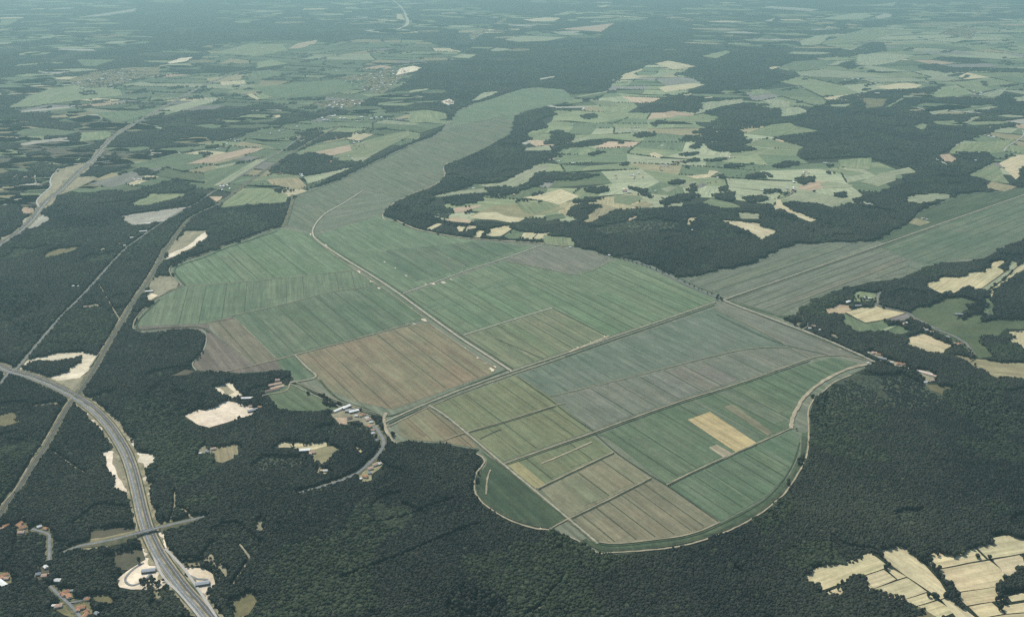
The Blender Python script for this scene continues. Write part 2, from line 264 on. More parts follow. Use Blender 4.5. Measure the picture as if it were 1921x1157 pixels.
FIELDS = """
w 1504,1074 1536,1064 1560,1055 1594,1053 1620,1042 1632,1036 1666,1062 1658,1066 1608,1083 1537,1109 1526,1090 1503,1090
w 1530,1121 1536,1117 1606,1088 1640,1103 1600,1120 1560,1128
w 1608,1085 1658,1068 1682,1087 1640,1103
w 1662,1067 1668,1064 1701,1082 1685,1087
w 1644,1035 1656,1031 1662,1032 1663,1027 1687,1018 1708,1033 1736,1062 1762,1090 1780,1118 1764,1124 1702,1082 1674,1062 1660,1048
w 1640,1104 1702,1084 1738,1110 1694,1125 1660,1122
w 1694,1126 1738,1112 1757,1124 1720,1136
w 1722,1137 1758,1126 1792,1147 1765,1160 1732,1150
W 1766,1125 1782,1120 1830,1158 1870,1190 1820,1190 1794,1157
w 1733,1042 1748,1036 1786,1038 1828,1028 1850,1049 1754,1067 1738,1054
w 1832,1027 1856,1010 1896,1002 1921,1012 1960,1030 1912,1039 1854,1048
w 1760,1068 1856,1051 1876,1067 1882,1076 1900,1085 1868,1100 1792,1112
W 1861,1050 1912,1041 1960,1072 1921,1080 1884,1080 1876,1066
w 1792,1114 1866,1101 1888,1124 1814,1136
w 1818,1138 1860,1130 1884,1151 1840,1160
w 1874,1137 1960,1124 1960,1145 1888,1151
w 1890,1119 1921,1111 1960,1104 1960,1120 1897,1128
w 1838,1162 1886,1153 1960,1147 1990,1180 1860,1190
o 1690,1150 1725,1138 1765,1162 1800,1190 1640,1190
WOOD 1868,1097 1900,1074 1925,1066 1990,1060 1990,1115 1925,1112 1890,1117
WOOD 1532,1122 1556,1122 1580,1106 1600,1090 1616,1092 1630,1106 1652,1104 1660,1118 1690,1126 1722,1138 1728,1146 1700,1152 1640,1190 1500,1190
SCRUB 1672,970 1690,960 1735,961 1730,980 1715,990 1690,984
n~ 165,997 240,990 262,998 258,1004 215,1012 170,1012
n~ 200,1050 232,1030 268,1032 270,1050 240,1070 205,1066
o~ 172,1115 190,1105 205,1112 212,1130 195,1136 175,1128
t~ 146,1018 222,1003 262,994 264,1010 220,1021 172,1032 146,1031
t~ 296,983 330,976 368,967 376,975 330,990 300,1002
t~ 244,915 255,912 262,955 268,990 270,1000 260,1000 254,964
t~ 272,912 284,908 288,945 294,990 286,990 279,960
s~ 288,996 308,998 306,1012 314,1030 326,1046 316,1044 300,1018
s~ 264,1010 273,1014 283,1040 286,1052 272,1056 270,1036
s~ 290,1048 272,1052 236,1078 228,1088 232,1099 250,1103 290,1106 312,1092 304,1072 296,1060
t~ 282,1106 294,1104 300,1124 300,1136 290,1124
s~ 345,1066 384,1066 398,1078 402,1094 400,1110 386,1126 374,1112 360,1090
x~ 388,1038 404,1036 414,1042 414,1056 424,1064 425,1084 414,1094 404,1078 396,1064 384,1054
t~ 340,1058 384,1054 384,1060 342,1064
x~ 478,975 492,972 502,980 498,992 480,1001 475,990
x~ 505,974 512,976 510,986 504,984
t~ 520,981 532,979 533,984 522,985
t 446,1114 449,1114 457,1154 462,1175 457,1175 452,1152
o~ 428,1128 446,1116 474,1110 482,1128 468,1152 445,1160 428,1150
s~ 684,1150 698,1144 702,1150 690,1156
w~ 1046,1015 1058,1017 1060,1023 1050,1022
s~ 34,692 46,678 70,670 104,664 160,660 186,664 177,676 168,694 148,711 120,716 96,722 84,716 60,706
x~ 84,716 120,713 150,709 168,698 152,732 143,742 120,732 100,726
WOOD 50,690 66,681 112,679 150,671 143,686 128,698 104,704 82,709 62,702
s~ 148,758 156,762 190,800 216,828 210,831 180,797
x~ 150,741 172,752 192,768 224,787 242,815 247,823 238,827 214,795 186,768 160,750
s~ 190,851 210,849 226,838 240,858 256,913 258,926 246,923 226,921 212,907 210,887 200,871
x~ 212,850 226,843 242,870 254,920 234,915 220,890 212,870
s~ 238,830 252,828 254,841 262,853 288,856 284,869 274,882 272,900 276,912 282,914 280,924 270,922 264,893 256,860 248,840
o~ 0,780 20,772 27,778 37,790 20,797 8,801 -6,797
o~ 168,744 214,733 215,737 170,749
t~ 54,763 75,758 114,750 112,756 70,766
s~ 398,727 422,718 436,721 444,733 458,740 436,746 428,750 414,738
x~ 412,727 425,723 440,736 428,742
s~ 346,780 370,769 384,771 414,755 428,752 444,756 464,761 480,769 472,778 424,793 392,802 372,797
t~ 496,735 518,724 534,716 536,724 520,733 500,737
x~ 516,712 524,711 526,716 516,717
x~ 620,776 640,762 660,761 673,774 690,777 702,790 708,806 714,822 702,818 690,800 672,789 650,792 632,792
p~ 628,783 650,784 652,796 636,796
t~ 672,888 690,876 705,866 719,869 713,881 697,891 698,901 682,906 675,898
t~ 396,847 414,833 444,830 447,847 444,859 416,869 400,865
x~ 368,842 392,834 402,842 392,852 372,850
w~ 512,834 530,830 545,832 546,839 516,840
w 544,833 584,829 611,826 613,837 582,845 578,843 550,841
t~ 582,845 613,837 624,837 636,845 626,857 614,869 610,876 604,876 598,863 594,862 588,869 582,857
w~ 600,880 617,881 613,891 602,890
SCRUB 580,806 640,797 692,797 686,812 640,815 585,812
SCRUB 470,866 520,855 570,862 560,875 500,882 465,880
w~ 667,838 676,833 685,840 680,849 670,849
n~ 320,705 345,694 366,696 350,704
G 496,733 540,722 562,722 614,757 640,768 632,772 590,772 524,769 512,753
o~ 96,1136 112,1128 128,1122 150,1126 170,1130 172,1150 150,1162 120,1152 100,1142
o~ 30,977 52,979 54,1002 34,1005
o~ 66,982 94,984 94,998 70,996
o~ -6,1072 18,1074 22,1094 -6,1100
n~ 64,1060 92,1060 94,1088 66,1088
o~ 116,1104 134,1104 136,1122 118,1122
SCRUB 1536,765 1556,722 1600,700 1690,702 1740,722 1780,727 1770,762 1700,770 1620,772 1560,792
o~ 1735,722 1780,722 1786,735 1770,740 1745,732
x 1722,690 1740,692 1754,705 1752,716 1738,716 1726,704
p 1540,578 1562,574 1572,570 1606,576 1596,582 1584,588 1548,590
w 1586,586 1622,576 1646,571 1656,577 1700,587 1660,599 1624,606
G 1574,590 1584,588 1624,608 1660,601 1668,615 1650,622 1620,625 1590,614
m 1660,600 1700,588 1718,597 1684,603
l 1650,620 1678,610 1685,611 1660,622
G 1662,622 1686,612 1712,621 1698,628 1680,630
w 1698,646 1704,634 1728,625 1752,634 1786,649 1772,656 1770,662 1752,663
g~ 1598,552 1612,547 1644,551 1647,560 1636,568 1622,566 1603,566
w 1731,532 1776,519 1802,518 1816,509 1848,510 1850,504 1864,492 1882,489 1884,493 1870,502 1886,509 1840,542 1828,546 1827,539 1816,535 1786,552 1776,546 1766,551 1750,543 1731,538
l 1841,543 1888,510 1889,489 1910,492 1908,500 1876,528 1850,546
w 1848,556 1855,546 1881,528 1913,498 1921,492 1960,488 1921,506 1906,514 1886,530 1866,542 1860,558
G~ 1848,558 1862,558 1866,590 1844,592
d~ 1704,584 1725,577 1760,570 1776,562 1800,558 1832,568 1816,580 1800,590 1792,600 1830,590 1850,595 1846,602 1820,612 1790,620 1762,627 1745,615 1722,598
d~ 1762,627 1790,614 1840,606 1880,600 1990,600 1990,616 1888,618 1870,630 1836,632 1852,655 1862,668 1838,673 1815,655 1788,642
w 1889,623 1921,621 1990,622 1990,670 1921,655 1916,646 1902,646 1894,636
t 1818,682 1832,674 1921,682 1990,690 1990,715 1921,711 1870,709 1843,696
t 1782,666 1792,665 1828,674 1818,681
x~ 1558,627 1568,628 1583,638 1576,638
x~ 1494,605 1504,603 1508,608 1500,612 1494,610
x~ 1624,660 1650,662 1660,674 1690,680 1702,690 1680,686 1650,676
o~ 76,480 108,468 138,463 152,466 112,478 78,487
x~ 180,468 200,464 198,468 182,472
x~ 284,522 300,516 320,519 334,530 332,540 312,547 300,556 280,557 280,540
s~ 266,561 285,551 296,555 285,563
x~ 307,488 313,466 337,443 347,434 393,433 388,446 377,454 360,467 333,477
s~ 377,440 393,433 388,446 372,457 350,470 330,480 308,489 318,476 345,466 365,452
x~ 158,575 190,568 192,574 162,578
k~ 24,272 60,266 128,257 126,261 50,273
G~ 26,251 45,243 80,240 150,247 125,254 60,256
g~ 150,250 200,246 214,252 195,262 150,266
x~ 94,345 100,328 112,316 150,310 172,308 166,320 145,333 175,330 184,335 160,346 140,356 112,366 95,386 80,391 68,386 74,369 92,352
G 118,340 135,336 128,346 112,354
p~ 42,391 48,389 64,391 62,399 52,403 40,399
k~ 40,413 66,403 86,403 98,409 86,417 60,431 46,424
x~ -4,447 12,441 28,441 14,453 -4,460
m 165,346 250,322 300,305 340,292 300,318 240,345 210,352
G 240,312 330,288 384,290 384,306 330,312 270,318
WOOD 252,321 268,316 296,323 288,330 260,330
WOOD 288,352 315,341 335,337 355,345 368,354 345,360 292,368 250,372 205,364 170,358 200,355 240,362
k 222,406 244,403 330,391 352,389 340,398 312,415 250,423 232,415
g 284,364 350,364 344,368 276,386 240,386
p 384,297 462,279 496,278 480,285 400,306 350,308
l 402,313 444,305 436,311 406,318
G 384,322 430,312 500,299 492,306 430,345 384,355
l 480,300 502,298 470,322 424,348 400,349
g 558,287 576,276 654,263 656,272 622,282 564,293
p 564,293 600,284 656,272 660,283 622,293 594,289
l 658,295 696,294 678,304 660,302
g 656,272 740,250 768,245 768,256 720,280 690,296 660,294 625,293 660,283
WOOD 502,323 532,300 550,290 562,293 586,288 616,293 644,302 680,305 662,313 600,328 570,331 528,327
WOOD 530,285 570,257 552,250 604,249 664,251 660,257 600,267 576,276 558,285 544,280
g 484,331 560,329 562,333 502,338 470,342
t 512,347 498,338 524,335 560,334 576,350 560,356
l 578,345 570,333 584,330 662,314 604,338
g 456,354 504,353 540,366 536,380 464,384 414,390 424,375
p 392,369 418,369 414,375 406,379
l 810,369 852,359 916,353 912,361 824,370
WOOD 834,371 880,366 905,368 905,378 870,385 842,386
l 896,347 938,344 1005,312 1030,308 1025,318 1000,330 985,345 960,352 940,352 910,351
WOOD 908,352 968,353 990,347 1000,331 1018,323 1068,325 1124,329 1108,335 1038,341 1004,349 960,366 938,372 922,368
W 982,371 1022,363 1052,355 1086,369 1048,385 1028,379 994,373
t 878,408 905,395 925,386 960,384 975,379 1040,386 1060,391 1030,400 1000,405 985,409 975,416 955,418 920,412
W 880,408 900,400 930,398 950,406 985,410 975,416 958,418 935,413 905,412
g 968,384 974,379 1030,381 1048,386 1030,396 1005,402 985,400
p 832,413 856,407 890,415 880,419 850,416
p 850,391 900,385 904,387 868,399 852,399
W 796,431 822,419 830,421 810,431
W 852,435 860,424 874,424 870,434
W 873,434 877,424 896,425 888,432
W 884,445 896,433 908,434 906,446
W 910,445 918,431 960,421 962,429 940,443
G 944,444 963,431 982,436 976,448 955,448
W 976,449 982,437 1008,437 998,449
W 1000,449 1010,437 1034,437 1030,443 1012,449
g~ 1015,453 1022,441 1040,445 1075,445 1078,462 1040,461
t 1094,418 1106,400 1125,385 1152,388 1158,392 1130,405 1112,416
WOOD 1076,388 1096,383 1128,389 1108,399 1096,415 1080,411 1064,400
G 1022,405 1056,401 1062,409 1026,415
l 984,283 988,278 1030,274 1036,283
k~ 978,269 994,264 996,268 985,272
l 1072,271 1078,261 1120,255 1090,271
g 988,253 1028,243 1008,258
WOOD 1034,249 1048,245 1080,257 1066,270 1096,267 1150,261 1128,271 1058,280 1030,298 1006,300 1030,285 1036,282
WOOD 1292,263 1314,259 1344,249 1392,247 1398,263 1416,263 1398,273 1420,280 1392,286 1342,286 1328,279 1322,271
WOOD 1296,250 1328,240 1352,234 1400,222 1442,231 1420,240 1350,247 1310,252
g 1398,274 1418,263 1446,261 1508,276 1500,281 1412,275
g 1398,251 1448,234 1482,231 1492,237 1536,246 1448,257
W 1218,289 1228,286 1245,293 1238,297 1222,294
W 1286,331 1328,327 1330,320 1348,322 1332,333 1308,336
l 1240,355 1260,349 1272,353 1252,361
l 1272,349 1300,340 1306,342 1284,353
m 1302,353 1316,343 1328,347 1312,353
p 1496,355 1500,349 1536,339 1552,343 1548,352 1522,358
l 1536,344 1560,342 1602,348 1590,353 1548,354
l 1468,374 1500,358 1536,362 1604,376 1564,390 1536,382 1500,379
W 1458,373 1464,375 1468,385 1492,397 1532,413 1520,417 1490,405 1464,391 1446,396 1452,387
l 1382,405 1384,399 1426,401 1428,407 1424,411 1392,411
W 1354,414 1392,415 1428,421 1432,427 1456,434 1448,441 1428,450 1418,441 1400,433 1388,427
WOOD 1338,367 1376,361 1378,379 1360,380
WOOD 1246,373 1296,361 1310,367 1292,377 1252,386 1232,384
WOOD 1172,351 1202,353 1224,363 1222,373 1206,368 1192,360
g 1316,381 1334,373 1372,381 1392,389 1350,391
g 1152,367 1200,367 1206,373 1180,385 1152,380
t 1182,387 1208,377 1226,384 1214,390
p 1172,415 1188,405 1196,407 1178,416
SCRUB 1105,430 1160,418 1230,411 1275,419 1270,432 1200,436 1140,440
W~ 1288,420 1292,410 1305,408 1310,412 1298,416 1292,424
k 1244,457 1264,438 1267,438 1247,458
g 1780,289 1786,279 1800,271 1848,267 1905,261 1886,284 1856,290
p 1762,291 1780,289 1795,299 1788,305 1772,303
k 1754,298 1758,296 1779,310 1776,311
WOOD 1790,287 1856,287 1860,296 1856,304 1796,301
W 1874,307 1906,291 1960,291 1960,303 1910,317 1914,329 1906,338 1884,317
g 1816,329 1864,307 1876,317 1884,333 1894,345 1864,342 1840,334
t 1846,352 1860,341 1908,351 1884,360
l~ 1700,371 1712,367 1752,363 1784,365 1780,373 1724,382 1704,379
l 1614,342 1648,327 1704,314 1721,324 1680,329 1680,339 1648,350
g 1536,317 1576,317 1622,326 1596,330
g 1572,301 1636,295 1632,319 1578,313
g~ 1714,238 1730,232 1744,236 1730,244
t 1704,419 1716,409 1746,417 1726,424
k~ 140,34 256,16 254,22 196,30
s~ 314,118 340,109 362,108 350,115 320,120
k~ 84,140 124,134 112,139
g 52,182 96,166 140,160 190,166 224,168 230,180 180,184 120,192 60,200 12,203 32,194
WOOD 152,174 180,170 184,178 154,180
k 20,212 80,204 132,200 134,203 52,211
G 144,112 220,112 180,124 156,124
g 0,38 38,36 16,47 0,48
G 176,212 256,208 312,200 288,214 240,226 216,231
l 300,205 384,185 384,196 330,211
p 540,92 558,82 596,75 592,82 564,91
g 400,100 470,82 530,84 540,95 480,106
g 482,118 508,112 540,120 484,128
W 412,154 458,151 462,158 416,161
t 384,148 462,139 450,150 400,156
G 464,139 504,131 532,138 508,146 468,152
W 462,178 472,176 488,186 482,188
g 480,178 510,172 520,180 490,187
l 384,184 410,184 404,190 384,197
G 480,165 560,155 640,150 690,152 680,165 600,180 540,185 500,180
TOWN 632,148 724,132 770,126 790,128 754,144 732,166 714,178 680,168 652,157
s~ 750,129 775,124 792,128 780,134 758,138 742,142
TOWN 584,193 654,186 686,190 656,202 600,200
TOWN 128,150 170,136 230,128 300,126 300,140 250,150 220,160 150,170
W 744,26 762,28 760,38 744,36
l 944,75 978,68 1066,70 1028,77 972,79
p 1050,55 1080,52 1152,44 1128,60 1098,58
W 980,37 1024,33 1054,34 1038,40 1000,41
l 1032,30 1064,22 1084,21 1064,28
W 1116,12 1148,9 1132,14
l 912,95 938,91 958,94 932,97
l 846,108 868,102 894,103 880,110
TOWN 880,66 900,52 915,56 905,66 886,75
TOWN 924,46 945,34 956,30 950,38 938,47
k 1010,148 1040,143 1042,145 1014,150
s~ 824,192 842,186 858,192 844,198
l 768,170 806,166 800,170 768,174
g 768,212 804,206 836,214 838,222 808,230 768,231
l 906,174 938,171 920,180 898,188 884,190
l 1082,181 1140,171 1138,174 1086,183
g 1104,188 1148,190 1160,200 1124,198
W 1228,120 1254,114 1306,125 1264,131
W 1162,150 1166,140 1204,130 1206,132 1188,139 1204,145 1192,148
l 1208,144 1256,134 1272,134 1264,140 1238,145
W 1236,166 1246,162 1292,157 1322,159 1300,166 1248,174
m 1238,155 1262,148 1318,154 1292,157 1250,161
l 1314,202 1320,196 1362,188 1396,186 1396,193 1352,200 1322,211 1304,215
W 1282,178 1298,175 1296,178 1284,180
W 1314,184 1337,182 1336,184 1318,185
g 1244,228 1318,214 1352,220 1332,230
p 1244,212 1260,208 1304,215 1292,218 1250,217
WOOD 1200,205 1242,185 1248,178 1318,194 1316,204 1304,212 1260,208 1204,213
WOOD 1354,218 1318,211 1396,194 1438,196 1464,204 1464,220 1448,231 1400,232
l 1430,190 1452,185 1484,192 1480,202 1440,202 1448,196
l 1466,219 1466,205 1496,201 1520,210 1482,218
g 1410,170 1428,167 1448,174 1412,181
W 1440,128 1452,125 1464,126 1448,131
G 1464,125 1488,116 1536,113 1570,116 1540,128 1492,133
g 1316,106 1362,95 1372,98 1344,110
l 1504,86 1500,78 1528,68 1560,66 1536,84
k 1432,40 1454,34 1448,41
k 1428,15 1444,12 1484,14 1536,18 1522,22
l 1536,36 1602,25 1624,25 1640,30 1616,36 1576,38
k~ 1640,32 1660,26 1674,27 1672,32 1648,36
g 1540,84 1586,64 1626,54 1664,52 1676,62 1636,76 1576,82
l 1612,11 1652,8 1684,4 1676,12
l 1610,102 1656,100 1716,104 1676,118 1636,124 1606,122
W 1642,164 1676,158 1702,156 1730,160 1716,167 1664,168
l 1736,148 1766,140 1798,148 1776,153
g 1744,178 1776,164 1814,166 1816,178 1760,184
l 1832,178 1876,168 1892,164 1876,180 1860,183
l 1900,183 1960,176 1960,192 1906,190
WOOD 1714,124 1756,120 1782,127 1822,128 1916,130 1960,132 1960,139 1836,134 1782,138 1736,132
WOOD 1602,94 1632,80 1656,80 1664,96 1636,100 1586,108 1566,108
WOOD 1572,122 1606,112 1604,130 1586,130
WOOD 1726,108 1790,108 1822,110 1850,118 1822,121
WOOD 1550,190 1592,180 1616,176 1648,170 1716,168 1776,158 1744,178 1762,184 1700,190 1600,198
l 1556,197 1600,195 1586,201 1560,200
o~ 1616,184 1664,186 1656,200 1626,204
g 1660,201 1692,184 1696,186 1668,201
l 1744,210 1780,206 1776,210 1748,217
G 1792,208 1856,196 1864,198 1806,210
g 1764,230 1796,224 1786,231
l 1822,220 1846,218 1816,231 1808,231
k 1722,202 1736,206 1734,207 1720,203
TOWN 1760,64 1780,54 1812,48 1832,58 1822,74 1790,68
TOWN 1820,30 1850,18 1862,14 1852,22 1828,34
"""
MARSH = "905,191 896,192 872,200 854,210 848,222 838,233 828,246 810,257 768,272 700,305 650,331 604,349 576,356 556,362 546,380 532,417 526,428 508,430 464,448 420,462 380,479 340,491 321,501 319,512 328,524 340,537 296,558 268,583 254,600 250,618 262,624 300,622 350,619 374,620 386,630 386,642 380,658 360,682 366,694 400,699 433,701 527,695 550,709 556,720 634,755 684,772 712,780 724,787 726,805 733,823 742,832 752,828 828,831 880,841 900,843 892,851 908,861 906,871 893,889 888,903 889,923 894,932 904,945 928,963 960,980 1004,993 1032,995 1068,1008 1090,1018 1120,1041 1150,1040 1212,1035 1272,1028 1312,1018 1352,1004 1392,986 1432,962 1462,938 1477,924 1502,885 1512,863 1518,837 1520,805 1519,773 1528,749 1545,733 1566,715 1597,702 1625,690 1645,681 1536,631 1468,598 1492,592 1502,577 1532,561 1576,543 1636,528 1686,524 1706,514 1748,498 1776,492 1816,490 1846,484 1876,468 1921,450 1990,420 1990,330 1921,351 1876,359 1836,361 1796,365 1786,371 1736,391 1720,401 1704,419 1656,441 1640,452 1580,454 1500,457 1462,466 1442,478 1402,496 1302,516 1272,519 1240,505 1200,490 1165,484 1142,480 1118,472 1088,465 1058,461 1007,455 873,447 807,437 773,428 740,413 717,404 724,391 744,379 768,367 808,353 828,341 836,327 833,315 842,307 868,297 908,279 938,263 960,249 964,230 968,218 988,208 1028,200 1080,188 1068,176 1056,168 1008,164 978,167"
# marsh parcels: tint, spacing of the ditches in metres (0 none), which way they run, outline
PARCELS = [
 ('L1', 88, 'A', '530,429 508,432 464,450 420,464 380,481 341,493 324,502 322,512 332,526 342,536 400,533 484,525 544,520 668,507 640,484 600,457 588,440'),
 ('L2', 105, 'N', '341,538 298,559 271,584 256,602 254,612 300,610 384,607 434,593 508,577 564,563 624,547 672,541 716,534 668,508 544,521 484,526 400,534'),
 ('L3', 120, 'A', '434,594 508,578 564,564 624,548 672,542 720,536 745,550 790,588 800,599 768,608 638,642 550,665 518,673 442,597'),
 ('B1', 0, 'A', '300,611 384,608 434,595 441,597 398,604 388,620 378,619 340,618 258,621 254,614'),
 ('B2', 75, 'A', '390,606 440,598 517,674 478,684 420,640'),
 ('B1', 0, 'A', '388,612 420,642 477,685 520,676 545,690 528,694 433,700 400,698 368,694 362,683 382,658 388,642'),
 ('T1', 92, 'A', '556,668 640,645 768,612 803,605 930,692 922,701 768,757 735,768 664,752 615,731 593,709'),
 ('L3', 0, 'A', '520,676 550,667 588,709 545,716 553,710 528,695'),
 ('L1', 0, 'A', '596,452 600,440 660,420 712,404 740,414 773,429 870,448 1000,464 756,548 745,545 700,517 640,480'),
 ('L3', 150, 'A', '700,478 727,470 900,452 985,463 862,508 775,530'),
 ('M1', 0, 'A', '948,489 1010,465 1058,463 1118,474 1142,483 1122,500 1080,515 1040,508'),
 ('L1', 78, 'A', '762,552 945,490 1040,509 1076,516 1124,501 1160,486 1200,498 1344,562 1340,571 1142,631 1036,577 869,628 800,588'),
 ('L1', 0, 'E', '790,576 850,552 960,520 1010,514 940,545 820,584'),
 ('X1', 80, 'A', '871,630 1035,579 1141,632 962,693'),
 ('M2', 0, 'A', '972,703 1338,579 1480,651 1396,655 1252,689 1032,743'),
 ('M1', 0, 'A', '1339,577 1362,564 1530,632 1640,680 1590,666 1524,671'),
 ('M1', 130, 'A', '1034,746 1252,692 1396,658 1482,653 1519,672 1440,699 1280,749 1113,807'),
 ('L3', 95, 'A', '1122,816 1280,755 1440,704 1560,671 1608,680 1578,694 1543,712 1510,738 1488,768 1481,802 1250,907 1140,822'),
 ('L3', 70, 'A', '1254,911 1484,806 1500,822 1498,850 1478,890 1436,932 1352,978'),
 ('T2', 62, 'A', '1068,975 1220,898 1250,912 1348,979 1290,1002 1200,1014 1150,1019 1126,1016'),
 ('T2', 120, 'A', '1014,917 1152,849 1220,895 1065,972'),
 ('T3', 110, 'A', '951,868 1109,816 1150,847 1012,914'),
 ('T3', 66, 'A', '808,762 968,704 1031,743 1108,809 944,866 874,808'),
 ('T1', 58, 'A', '746,790 802,763 868,809 898,841 828,829 768,825 748,814'),
 ('dd', 0, 'A', '902,846 940,872 1064,975 1038,988 1004,989 960,975 930,958 908,942 896,925 894,905 900,889 912,872 914,860'),
 ('Y1', 0, 'A', '1290,788 1332,773 1420,832 1382,850'),
 ('x', 0, 'A', '1330,840 1345,834 1378,854 1360,861'),
 ('Y2', 0, 'A', '948,873 972,866 1024,909 1005,917'),
 ('T2', 0, 'A', '1358,764 1374,758 1450,812 1440,818'),
 ('L4', 0, 'A', '1122,1018 1150,1021 1200,1017 1292,1004 1350,982 1440,934 1482,890 1502,850 1504,812 1518,810 1514,850 1498,885 1474,922 1430,959 1390,983 1310,1015 1212,1032 1150,1036 1126,1036 1090,1012'),
 ('M3', 105, 'D', '1275,521 1302,518 1404,498 1444,480 1464,468 1500,459 1580,456 1640,454 1500,510 1362,557 1310,536'),
 ('M3', 62, 'D', '1366,562 1500,514 1643,464 1664,470 1710,490 1700,512 1632,526 1572,541 1530,559 1464,590'),
 ('L4', 0, 'D', '1362,566 1375,566 1466,592 1494,592 1500,580 1536,560 1500,600 1470,598'),
 ('L3', 85, 'D', '1646,462 1763,421 1863,386 1921,366 1990,342 1990,420 1921,448 1874,467 1845,482 1776,490 1748,496 1712,489'),
 ('L4', 0, 'D', '1640,452 1658,442 1706,420 1722,402 1738,392 1788,372 1798,366 1836,362 1876,360 1921,352 1990,332 1990,340 1921,364 1860,385 1760,419 1660,455'),
 ('M3', 0, 'D', '588,436 600,412 640,384 680,362 720,364 745,372 722,392 715,404 660,418'),
 ('B3', 0, 'A', '556,366 600,352 680,358 640,382 598,412 586,436 540,424 548,395'),
 ('B3', 0, 'A', '600,350 660,329 770,274 812,258 846,240 945,220 962,232 958,250 936,264 906,280 866,298 840,308 831,316 834,327 826,341 806,353 766,367 748,371 690,358'),
 ('L1', 0, 'A', '848,238 850,222 858,211 900,193 978,169 1008,166 1054,169 1066,177 1076,188 1026,199 986,207 966,217 962,229 944,219'),
]
PT = {'L1': ((0.111, 0.160, 0.089), (0.141, 0.177, 0.105)), 'L2': ((0.104, 0.142, 0.084), (0.132, 0.162, 0.099)), 'L3': ((0.086, 0.127, 0.073), (0.120, 0.144, 0.091)),
 'L4': ((0.052, 0.082, 0.045), (0.085, 0.105, 0.060)), 'B1': ((0.130, 0.110, 0.084), (0.158, 0.130, 0.102)), 'B2': ((0.175, 0.155, 0.106), (0.150, 0.150, 0.098)),
 'B3': ((0.111, 0.137, 0.086), (0.137, 0.141, 0.096)), 'T1': ((0.205, 0.165, 0.102), (0.160, 0.160, 0.094)), 'T2': ((0.192, 0.178, 0.112), (0.158, 0.162, 0.100)),
 'T3': ((0.158, 0.165, 0.091), (0.127, 0.152, 0.083)), 'X1': ((0.120, 0.158, 0.089), (0.178, 0.179, 0.108)), 'M1': ((0.140, 0.152, 0.113), (0.166, 0.160, 0.126)),
 'M2': ((0.106, 0.141, 0.095), (0.134, 0.152, 0.109)), 'M3': ((0.128, 0.143, 0.098), (0.146, 0.150, 0.108)), 'dd': ((0.042, 0.066, 0.037), (0.065, 0.085, 0.048)),
 'Y1': ((0.42, 0.34, 0.17), (0.36, 0.29, 0.155)), 'Y2': ((0.30, 0.26, 0.135), (0.24, 0.22, 0.115)), 'x': TINT['x'], 'base': ((0.13, 0.155, 0.10), (0.165, 0.17, 0.12))}
